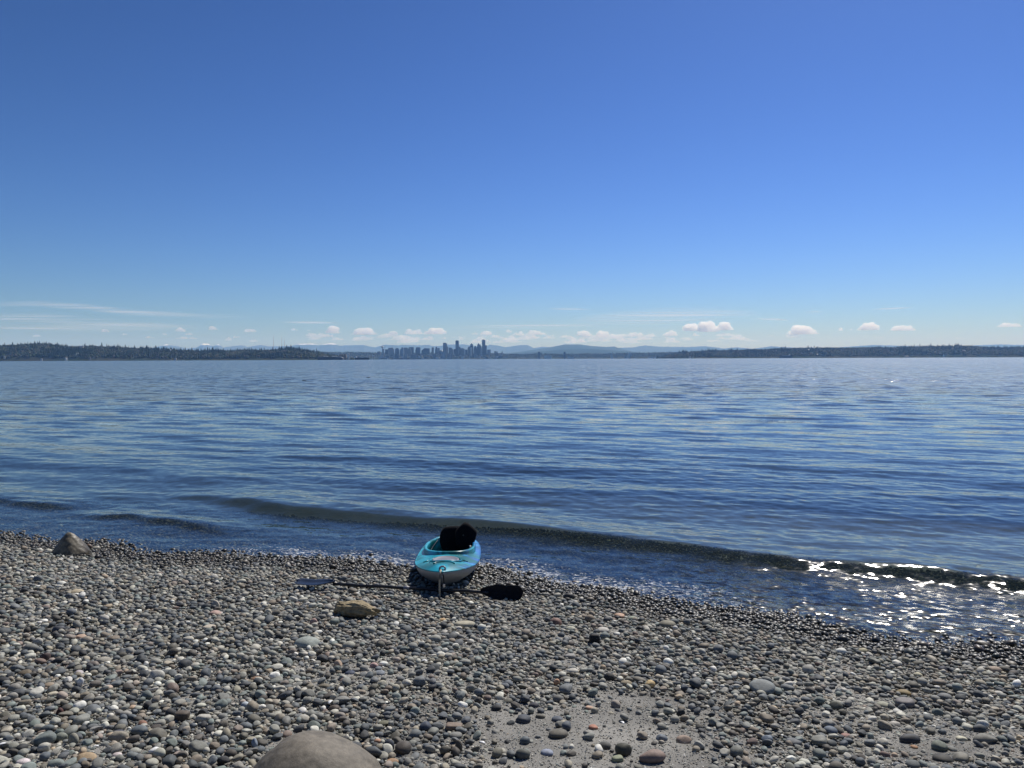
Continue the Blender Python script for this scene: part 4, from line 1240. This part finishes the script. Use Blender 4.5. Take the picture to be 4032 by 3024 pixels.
# needle tower
D = D_C - 300
p0 = far(c5(203), y5(130), D); hN = p0.z; sc = hN / 225.0
mb = MB(); mb.lathe([(9, -2), (6, 40), (4, 100), (5, 150), (6, 178)], n=10)
nd = empty('needle_tower', (p0.x, D, 0))
tag(nd, 'slender observation tower with a flying-saucer top at the left end of the skyline', 'tower')
nd.scale = (sc, sc, sc)
M_CON = pbr('pale_concrete', (.55, .54, .5), .8, .1, .05)
mb.build('shaft', M_CON, nd, smooth=True)
mb = MB(); mb.lathe([(6, 176), (19, 184), (26, 188), (26, 191), (17, 196), (9, 200)], n=24); mb.build('observation_deck', M_CON, nd, smooth=True)
mb = MB(); mb.lathe([(3, 200), (1.6, 208), (.9, 225)], n=8); mb.build('spire', M_STEEL, nd)
# masts
def mast(px, yt, yb, D, label, grp=None):
    a = far(px, yt, D); b = far(px, yb, D); h = a.z - b.z + 15; r_ = 1.5
    mb = MB()
    for k in range(3):
        an = k * 2.094
        mb.tube([(r_ * math.cos(an), r_ * math.sin(an), 0), (r_ * .55 * math.cos(an), r_ * .55 * math.sin(an), h * .8)], .3, 4)
    for q in range(12):
        z = h * .8 * q / 12; rr = r_ * (1 - .45 * q / 12)
        mb.tube([(rr * math.cos(j * 2.094), rr * math.sin(j * 2.094), z) for j in range(3)], .25, 4, True)
    mb.tube([(0, 0, h * .78), (0, 0, h)], .4, 5)
    o = mb.build('radio_mast', pbr('mast_steel', (.3, .12, .1), .6), loc=(a.x, D, b.z - 15))
    return tag(o, label, 'mast', grp)
mast(1077, 1321, 1368, D_L + 500, 'leftmost of three thin masts on the wooded headland, standing apart', 'masts on the headland')
mast(1109, 1324, 1367, D_L + 500, 'middle of three thin masts on the wooded headland', 'masts on the headland')
mast(1120, 1333, 1367, D_L + 500, 'shortest and rightmost of three thin masts on the wooded headland', 'masts on the headland')
mast(c5(512), y5(75), 1372, D_C + 900, 'television mast rising behind the grey slab near the needle tower', 'masts behind the skyline')
mast(c5(600), y5(55), 1372, D_C + 1100, 'fainter television mast right of the one near the needle tower', 'masts behind the skyline')

# waterfront landmarks
M_WHITE = pbr('white_paint', (.8, .8, .78), .6, .05, .2)
M_SHIPD = pbr('dark_ship_hull', (.025, .03, .045), .6, .2, .05)
M_ROOF = pbr('grey_roof', (.1, .11, .12), .7, .2, .02)
def sized(px0, px1, yt, D):
    a = far(px0, yt, D); b = far(px1, yt, D); return (a.x + b.x) / 2, b.x - a.x, a.z
x, w, h = sized(1370, 1375.5, 1392, D_L - 600)
gt = empty('grain_silo', (x, D_L - 600, 0)); tag(gt, 'tall thin white silo tower on the waterfront left of the dark moored ship', 'silo')
mb = MB(); mb.lathe([(w / 2, -2), (w / 2, h * .97), (w * .35, h)], n=14); mb.build('silo_shaft', M_WHITE, gt, smooth=False)
mb = MB(); mb.box(-w * 1.6, -w * .55, -5, 8, -2, h * .35); mb.build('silo_annex', FAC['light'], gt)
x, w, h = sized(1334, 1363, 1395, D_L - 560)
for i, (q0, q1) in enumerate(((0, .3), (.34, .62), (.66, 1))):
    mb = MB(); mb.box(-w * (q1 - q0) / 2, w * (q1 - q0) / 2, 0, 16, -2, h * (.95 + .05 * (i % 2))); mb.box(-w * .05, w * .06, 4, 10, h * .95, h * 1.03)
    o = mb.build('apartment_block', FAC['tan'], loc=(x - w / 2 + w * (q0 + q1) / 2, D_L - 560, 0))
    tag(o, ['left', 'middle', 'right'][i] + ' one of three tan apartment blocks behind the silo on the wooded shore', 'building', 'apartment blocks by the silo')
x, w, h = sized(1250, 1350, 1404.5, D_L - 680)
pt = empty('pier_warehouse', (x, D_L - 680, 0)); tag(pt, 'long dark low warehouse with sloping ends at the foot of the headland', 'warehouse')
mb = MB(); mb.prism([(-w * .5, -1), (w * .5, -1), (w * .5, h * .55), (-w * .5, h * .3)], 0, 40); mb.build('wall', M_SHIPD, pt)
mb = MB(); mb.prism([(-w * .5, h * .31), (w * .5, h * .56), (w * .42, h * .85), (w * .3, h * .95), (-w * .42, h)], -1, 42); mb.build('roof', M_ROOF, pt)
for i, q in enumerate((-.28, -.17, .05, .12, .2)):
    mb = MB(); mb.box(w * q, w * q + 9, 10, 20, h * .9, h * 1.12); mb.prism([(w * q - 1, h * 1.12), (w * q + 10, h * 1.12), (w * q + 4.5, h * 1.2)], 9, 21)
    mb.build('roof_monitor', M_WHITE, pt)
x, w, h = sized(1464, 1475, 1396, D_L + 700)
mb = MB(); mb.add([(-w / 2, 0, h), (-w * .32, 0, h * .66), (w * .5, 0, h * .80), (-w * .3, 14, h * .72), (w * .1, 7, h * .9)], [(0, 1, 4), (1, 2, 4), (2, 3, 4), (3, 0, 4), (0, 3, 1), (1, 3, 2)])
for q in (-.3, .3): mb.box(w * q - .6, w * q + .6, 6, 7.2, -2, h * .74)
tag(mb.build('tensile_roof', M_WHITE, loc=(x, D_L + 700, 0)), 'bright white pointed tent-like roof between the silo and the needle tower', 'tent roof')

def ship(px0, px1, yt, D, label, name, cat, sup, hullmat, hfrac=.55, group=None):
    x, w, h = sized(px0, px1, yt, D)
    r_ = empty(name, (x, D, 0)); tag(r_, label, cat, group)
    mb = MB()
    n = 14; V = []; Fc = []
    bw = min(30, w * .16)
    for i in range(n + 1):
        t = i / n; xx = -w / 2 + w * t
        b = bw / 2 * min(1, (t / .12 + .15) if t < .12 else 1, ((1 - t) / .12 + .1))
        for (yy_, z) in ((-b, h * hfrac), (-b * .8, -1), (b * .8, -1), (b, h * hfrac)): V.append((xx + (.02 * w * (t - .5) if z > 0 else 0), yy_, z))
    for i in range(n):
        for j in range(4): Fc.append((i * 4 + j, i * 4 + (j + 1) % 4, i * 4 + 4 + (j + 1) % 4, i * 4 + 4 + j))
    Fc += [(0, 3, 2, 1), (n * 4, n * 4 + 1, n * 4 + 2, n * 4 + 3)]
    mb.add(V, Fc); mb.build('hull', hullmat, r_)
    for (nm, a, b, z0, z1, mt) in sup:
        mb = MB(); mb.box(-w / 2 + w * a, -w / 2 + w * b, -bw * .35, bw * .35, h * z0 + .05, h * z1); mb.build(nm, mt, r_)
    return r_
ship(1398, 1454, 1403, D_L - 150, 'dark-hulled moored cargo ship with pale deckhouse at its left end', 'cargo_ship', 'ship',
     [('deckhouse', .03, .12, .6, 1.0, M_WHITE), ('hatch', .2, .5, .6, .68, M_ROOF), ('hatch', .54, .85, .6, .68, M_ROOF), ('mast', .95, .965, .6, .95, M_ROOF)], M_SHIPD, .6)
ship(1551, 1668, 1409, 9800, 'very long low dark barge under the skyline with a white right end', 'barge', 'ship',
     [('cargo', .05, .3, .5, .72, M_ROOF), ('cargo', .33, .6, .5, .66, M_ROOF), ('wheelhouse', .93, .985, .5, 1.0, M_WHITE)], M_SHIPD, .5)
M_FGREEN = pbr('dark_ferry_paint', (.03, .06, .06), .6, .1, .05)
ship(3068, 3121, 1396, D_R - 900, 'dark long ferry with one white funnel below the right headland', 'ferry', 'ferry',
     [('car_deck', .06, .94, .4, .62, M_FGREEN), ('cabin', .22, .78, .62, .8, pbr('ferry_cabin', (.3, .33, .36), .6)), ('wheelhouse', .68, .72, .8, .9, M_WHITE), ('funnel', .76, .81, .8, 1.05, M_WHITE)], M_FGREEN, .4)
def sailboat(px, wpx, yt, D, label, grp='small white boats in front of the far shore'):
    x, w, h = sized(px - wpx / 2, px + wpx / 2, yt, D)
    r_ = empty('sailboat', (x, D, 0)); tag(r_, label, 'sailboat', grp)
    L_ = max(w, h * .55)
    mb = MB(); mb.add([(-L_ / 2, -1, h * .10), (L_ / 2, -.2, h * .12), (L_ / 2, .2, h * .12), (-L_ / 2, 1, h * .10), (-L_ * .42, -.7, -.4), (L_ * .38, -.1, -.4), (L_ * .38, .1, -.4), (-L_ * .42, .7, -.4)],
                      [(0, 1, 2, 3), (4, 7, 6, 5), (0, 4, 5, 1), (1, 5, 6, 2), (2, 6, 7, 3), (3, 7, 4, 0)]); mb.build('hull', M_WHITE, r_)
    mb = MB(); mb.tube([(0, 0, h * .1), (0, 0, h)], .12 * max(1, h / 12), 5); mb.build('mast', M_WHITE, r_)
    mb = MB(); mb.prism([(-L_ * .45, h * .17), (-.2, h * .17), (-.2, h * .97)], -.15, .15); mb.build('mainsail', M_WHITE, r_)
    mb = MB(); mb.prism([(.25, h * .16), (L_ * .46, h * .14), (.25, h * .85)], -.1, .1); mb.build('jib', M_WHITE, r_)
sailboat(3716.5, 7, 1391, D_R - 1000, 'pale tall-sailed boat below the right headland')
sailboat(1757.5, 4, 1409, 9000, 'tiny white sailboat under the centre of the skyline')
sailboat(1527, 4, 1409.5, 9200, 'tiny white sailboat below the needle tower')
sailboat(2039, 4, 1411, 8600, 'tiny white sailboat right of the skyline')
sailboat(1849, 4, 1411, 9000, 'tiny pale sailboat below the dome-topped tower')
sailboat(2500, 3.5, 1409.5, 8600, 'tiny white sailboat left of the tip of the right headland')
sailboat(1121, 3, 1414.5, 5000, 'tiny white sailboat under the three headland masts')

# houses on the wooded slopes
def house(px, py, wpx, D, label, mat=M_WHITE, grp='pale houses on the wooded slopes'):
    p = far(px, py, D); w = max(wpx * 1.25 / F * D, 11); h = w * .45
    mb = MB(); r_ = empty('house', (p.x, D, p.z - h * .5)); tag(r_, label, 'house', grp)
    mb.box(-w / 2, w / 2, 0, w * .6, -12, h * .65); mb.build('wall', mat, r_)
    mb = MB(); mb.add([(-w * .54, -1, h * .66), (w * .54, -1, h * .66), (w * .54, w * .65, h * .66), (-w * .54, w * .65, h * .66), (-w * .4, w * .3, h * 1.1), (w * .4, w * .3, h * 1.1)],
                      [(0, 1, 5, 4), (1, 2, 5), (2, 3, 4, 5), (3, 0, 4), (0, 3, 2, 1)]); mb.build('roof', M_WHITE if mat is M_WHITE else M_ROOF, r_)
HS = [(3206, 1368, 6, D_R - 250, 'brightest white house on the crest of the right headland', M_WHITE),
      (3183, 1377, 6, D_R - 420, 'white house a little below the crest of the right headland', M_WHITE),
      (3219, 1395, 4, D_R - 700, 'pale house low on the right headland right of the ferry', M_WHITE),
      (3056, 1381, 5, D_R - 480, 'pale roof high above the ferry', FAC['light']),
      (3623, 1391, 5, D_R - 650, 'white house low on the right headland left of the tall-sailed boat', M_WHITE),
      (3684, 1386, 6, D_R - 600, 'pale grey house uphill left of the tall-sailed boat', FAC['light']),
      (3752, 1371, 6, D_R - 350, 'pale house near the crest right of the tall-sailed boat', FAC['light']),
      (3798, 1381, 9, D_R - 480, 'pinkish larger house on the slope near the right photo edge', FAC['tan']),
      (3572, 1404, 11, D_R - 790, 'salmon coloured long house at the shore of the right headland', FAC['tan']),
      (2717, 1406, 5, D_R - 790, 'pale house at the shore near the tip of the right headland', FAC['light']),
      (304, 1391, 5, D_L - 420, 'small white house mid-slope on the left headland', M_WHITE),
      (162, 1412, 5, D_L - 560, 'pale house near the water on the left headland', FAC['light']),
      (259, 1410, 4, D_L - 540, 'narrow white house near the water on the left headland', M_WHITE),
      (401, 1371, 5, D_L - 130, 'pale house high on the left headland', FAC['light']),
      (318, 1366, 14, D_L - 100, 'long pale building just under the crest of the left headland', FAC['light']),
      (671, 1378, 6, D_L - 200, 'white house under the crest where the left headland lowers', M_WHITE),
      (352, 1407, 6, D_L - 520, 'grey house low on the left headland', FAC['mid']),
      (690, 1410, 6, D_L - 540, 'pale house by the water halfway along the left headland', FAC['light']),
      (16, 1404, 5, D_L - 480, 'dim pale house by the left photo edge', FAC['light'])]
def slope_dist(px, py, pts, D, front, base):
    top = np.interp(px, [p[0] for p in pts], [p[1] for p in pts])
    fr = min(1.0, max(0.0, (base - py) / (base - top)))
    return D - front * (1 - fr ** (1 / .6)) - 28
for (px, py, wv, D, lb, mt) in HS:
    D = slope_dist(px, py, LP, D_L, 620, 1419) if px < 1400 else slope_dist(px, py, RP, D_R, 800, 1408)
    house(px, py, wv, D, lb, mt)
# port buildings on the low shore
for (x0, x1, yt, mt, lb) in ((2143, 2172, 1400, 'white', 'wide pale flat-roofed shed on the low shore right of the skyline'), (2236, 2260, 1404, 'light', 'smaller pale shed on the low shore behind the bay'),
                             (2406, 2413, 1391, 'white', 'thin white tower on the low shore'), (2462, 2470, 1390, 'light', 'left pale slab on the low shore near the right headland'),
                             (2474, 2484, 1389, 'light', 'right pale slab on the low shore near the right headland'), (2553, 2572, 1406, 'white', 'white low shed near the tip of the right headland'),
                             (2577, 2588, 1406, 'white', 'small white shed touching the tip of the right headland'), (2118, 2127, 1385, 'dark', 'dark round-topped block poking above the low shore trees'),
                             (2220, 2227, 1385, 'dark', 'dark small tower poking above the middle of the low shore')):
    bld(x0, x1, yt, mt, lb, name='port_building', cat='building', shape='box', D=D_C - 900, grp='buildings along the low shore')

# ------------------------------------------------------------------ flotsam and bird
def log(px, py, wpx, label):
    d = ray(px, py); k = -CAM_Z / d.z; x, y = d.x * k, d.y * k; w = wpx / F * y
    mb = MB(); mb.tube([(-w / 2, 0, .0), (-w * .2, .02, .03), (w * .2, 0, .02), (w / 2, .03, .04)], [w * .06, w * .1, w * .09, w * .05], 8)
    mb.tube([(w * .2, 0, .05), (w * .28, 0, w * .16)], w * .03, 6)
    o = mb.build('driftwood', pbr('wet_wood', (.06, .045, .03), .5), smooth=True, loc=(x, y, 0)); tag(o, label, 'driftwood', 'driftwood afloat')
log(1198, 1498, 17, 'short dark piece of driftwood floating on the left half of the water')
log(1450, 1487, 14, 'faint brown piece of driftwood floating farther out')
p = far(1965, 1050, 420)
mb = MB(); mb.prism([(-.9, .1), (-.4, .32), (0, .05), (.4, .32), (.9, .1), (.4, .2), (0, -.08), (-.4, .2)], -.12, .16)
mb.tube([(0, -.35, 0), (0, 0, .02), (0, .3, 0)], [.04, .13, .05], 6)
tag(mb.build('gull', pbr('gull_feathers', (.12, .12, .13), .8), loc=tuple(p)), 'tiny dark gull alone in the blue sky above the skyline', 'bird')

# ------------------------------------------------------------------ clouds (beyond and above the haze)
def cloud_mat():
    t = NT('cloud')
    v = t.n('ShaderNodeVolumeScatter', {'Color': (.95, .98, 1, 1), 'Density': .0042, 'Anisotropy': .5})
    return t.done(v.outputs[0], vol=True)
def volume_hull(o):
    m = o.modifiers.new('merge', 'REMESH'); m.mode = 'VOXEL'; m.voxel_size = 42
    return o
M_CLOUD = cloud_mat()
D_CL = 56000.0
def cloud_mesh(px, pb, w, h, seed, V_, F_, off):
    r = np.random.default_rng(seed)
    base = far(px, pb, D_CL); W = w / F * D_CL * 1.08; Hc = h / F * D_CL * 1.2
    n = max(6, int(w / 3.2))
    for i in range(n):
        t = (i + .5) / n; xx = (t - .5) * W
        env = (1 - abs(2 * t - 1) ** 2.2) * r.uniform(.5, 1.05)
        top = max(.18, env) * Hc
        q = max(2, int(top / (Hc * .22)))
        for k in range(q + 1):
            rad = top * r.uniform(.18, .40)
            z = min(top - rad, rad * .5 + k * rad * .7)
            V = ICO[3][0]
            dis = 1 + .8 * (fbm(V[:, 0] * 2.5 + i * 3 + seed, V[:, 1] * 2.5 + V[:, 2] * 2 + k * 5, seed, 3) - .5)
            V = V * dis[:, None] * rad * np.array([1.35, 1.2, .95])
            V[:, 2] = np.maximum(V[:, 2] + z, -.02 * Hc)
            V[:, 0] += xx + r.normal(0, rad * .4); V[:, 1] += r.uniform(-1, 1) * rad * .8
            V_.append(V + np.array(base[:])); F_.append(ICO[3][1] + off); off += len(V)
    return off
BIG = [(2722, 1303, 66, 30, 'left tower of the largest cumulus cloud, above the low foothills'), (2790, 1306, 84, 36, 'middle and tallest part of the largest cumulus cloud'), (2852, 1300, 70, 28, 'right part of the largest cumulus cloud'),
       (3160, 1316, 120, 32, 'slanting cumulus cloud above the brightest white house'), (3418, 1300, 84, 28, 'compact bright cumulus cloud high over the right headland'), (3554, 1302, 104, 22, 'flat-based wide cumulus cloud above the tall-sailed boat'),
       (3975, 1288, 110, 16, 'thin cumulus cloud touching the right photo edge'), (1312, 1312, 60, 26, 'puffy cumulus cloud left above the silo'), (1435, 1318, 104, 24, 'broad flat cumulus cloud just left above the needle tower'),
       (1630, 1316, 74, 24, 'round cumulus cloud above the left cluster of towers'), (1712, 1316, 96, 22, 'flat cumulus cloud above the curved-top tower'), (712, 1306, 42, 14, 'small bright cumulus cloud over the left headland'),
       (984, 1308, 50, 16, 'small cumulus cloud left of the three masts'), (415, 1308, 42, 12, 'small double cumulus cloud over the left headland'), (838, 1299, 40, 14, 'tiny cumulus cloud between two others left of the masts'),
       (2006, 1310, 22, 14, 'tiny round cumulus cloud right of the tallest tower'), (3310, 1303, 20, 12, 'tiny cumulus puff left of the compact bright cloud'), (2297, 1322, 70, 20, 'cumulus cloud above the left foothill slope')]
for i, (px, pb, w, h, lb) in enumerate(BIG):
    V_ = []; F_ = []; cloud_mesh(px, pb, w, h, 50 + i, V_, F_, 0)
    tag(volume_hull(npmesh('cumulus_cloud', np.concatenate(V_), np.concatenate(F_), M_CLOUD)), lb, 'cloud', 'cumulus clouds over the far shore')
SM = [(144, 1326, 46, 10), (650, 1320, 34, 8), (745, 1319, 34, 10), (930, 1330, 30, 10), (1160, 1302, 34, 10), (1216, 1304, 16, 8), (490, 1320, 24, 10), (900, 1342, 40, 8), (1000, 1346, 50, 10), (1265, 1318, 26, 8),
      (590, 1332, 50, 8), (1240, 1338, 60, 10), (1330, 1340, 70, 9), (1430, 1338, 90, 14), (1600, 1338, 150, 14), (1545, 1318, 50, 14), (1680, 1340, 70, 10), (1870, 1318, 34, 8), (1915, 1320, 50, 16), (1955, 1330, 60, 10),
      (2045, 1320, 66, 14), (2110, 1318, 80, 18), (2060, 1338, 90, 10), (2160, 1334, 60, 10), (2230, 1330, 70, 10), (2370, 1328, 60, 22), (2425, 1334, 80, 14), (2500, 1340, 90, 12), (2560, 1326, 60, 12), (2640, 1322, 60, 18),
      (2840, 1334, 60, 8), (3035, 1325, 34, 6), (3120, 1330, 70, 8), (2940, 1342, 60, 6), (2990, 1344, 60, 6), (2350, 1345, 120, 10), (2700, 1336, 70, 8), (3350, 1301, 30, 6), (3460, 1332, 90, 5), (3780, 1334, 60, 6), (3700, 1340, 40, 5)]
cr = np.random.default_rng(91)
for _ in range(70):
    SM.append((float(cr.normal(1950, 560)), float(cr.uniform(1322, 1352)), float(cr.uniform(24, 110)), float(cr.uniform(5, 15))))
V_ = []; F_ = []; off = 0
for i, (px, pb, w, h) in enumerate(SM): off = cloud_mesh(px, pb, w, h, 150 + i, V_, F_, off)
tag(volume_hull(npmesh('distant_clouds', np.concatenate(V_), np.concatenate(F_), M_CLOUD)), kind='stuff')
def cirrus_mat():
    t = NT('cirrus')
    P = t.n('ShaderNodeNewGeometry').outputs['Position']
    v = t.n('ShaderNodeMapping', {'Vector': P, 'Scale': (.000035, .00022, 1), 'Rotation': (0, 0, R(4))}).outputs[0]
    n = t.noise(v, 1.0, 6, .6)
    e = t.n('ShaderNodeAttribute', attribute_name='edge').outputs['Fac']
    a = t.math('MULTIPLY', t.math('MULTIPLY', t.ramp(n, .33, .68), e), .46)
    d = t.n('ShaderNodeBsdfDiffuse', {'Color': (.9, .9, .92, 1)}).outputs[0]
    tl = t.n('ShaderNodeBsdfTranslucent', {'Color': (.9, .9, .92, 1)}).outputs[0]
    m = t.n('ShaderNodeMixShader', {0: .7, 1: d, 2: tl}).outputs[0]
    tr = t.n('ShaderNodeBsdfTransparent').outputs[0]
    return t.done(t.n('ShaderNodeMixShader', {0: a, 1: tr, 2: m}).outputs[0])
M_CIR = cirrus_mat()
V_ = []; Q_ = []; E_ = []; off = 0
CZ = 5200.0
def cirrus(pts, th):
    """a thin ice-cloud streak at 5.2 km altitude; its centre line is given by where it is seen"""
    global off
    n = 60; m = 8
    xs_ = np.linspace(pts[0][0], pts[-1][0], n); ys_ = np.interp(xs_, [p[0] for p in pts], [p[1] for p in pts])
    V = []; E = []
    for i in range(n):
        for j in range(m + 1):
            q = -1 + 2 * j / m
            d = ray(xs_[i], ys_[i] + q * th * (.4 + .6 * math.sin(math.pi * i / (n - 1)))); k = (CZ - CAM_Z) / d.z
            V.append((d.x * k, d.y * k, CZ)); E.append((1 - q * q) * math.sin(math.pi * i / (n - 1)) ** .7)
    I = np.arange(n * (m + 1)).reshape(n, m + 1) + off
    Q_.append(np.stack([I[:-1, :-1], I[:-1, 1:], I[1:, 1:], I[1:, :-1]], -1).reshape(-1, 4)); V_.extend(V); E_.extend(E); off += n * (m + 1)
cirrus([(-300, 1198), (150, 1196), (330, 1208), (500, 1228), (800, 1245), (1000, 1246)], 14)
cirrus([(-300, 1244), (150, 1252), (350, 1268), (600, 1284), (800, 1290)], 22)
cirrus([(-200, 1282), (300, 1292), (700, 1300)], 14)
cirrus([(2250, 1262), (2450, 1252), (2650, 1242), (2850, 1232), (3000, 1240)], 36)
cirrus([(2150, 1214), (2260, 1216), (2330, 1220)], 7)
cirrus([(2930, 1250), (3050, 1256), (3120, 1262)], 7)
cirrus([(3430, 1218), (3520, 1214), (3600, 1210)], 5)
cirrus([(3160, 1230), (3250, 1228)], 6)
cirrus([(1750, 1290), (2100, 1284), (2400, 1280)], 9)
cirrus([(1100, 1268), (1350, 1272)], 6)
tag(npmesh('cirrus_clouds', np.array(V_), np.concatenate(Q_), M_CIR, attrs={'edge': np.array(E_)}), kind='stuff')

# ------------------------------------------------------------------ haze
mb = MB(); mb.box(-52000, 52000, -2500, 44500, -7, 1150)
t = NT('haze')
v = t.n('ShaderNodeVolumePrincipled', {'Color': (.26, .52, 1.0, 1), 'Density': 3.0e-5, 'Anisotropy': .1})
v.inputs['Absorption Color'].default_value = (1, 1, 1, 1)
hz = mb.build('haze', t.done(v.outputs[0], vol=True))
tag(hz, kind='stuff')
# ------------------------------------------------------------------ label check
seen = {}
for o in bpy.data.objects:
    if o.get('label'): seen.setdefault(o['label'], []).append(o.name)
for k_, v_ in seen.items():
    if len(v_) > 1 or not 4 <= len(k_.split()) <= 16: print('LABEL', len(k_.split()), k_, v_[:3])
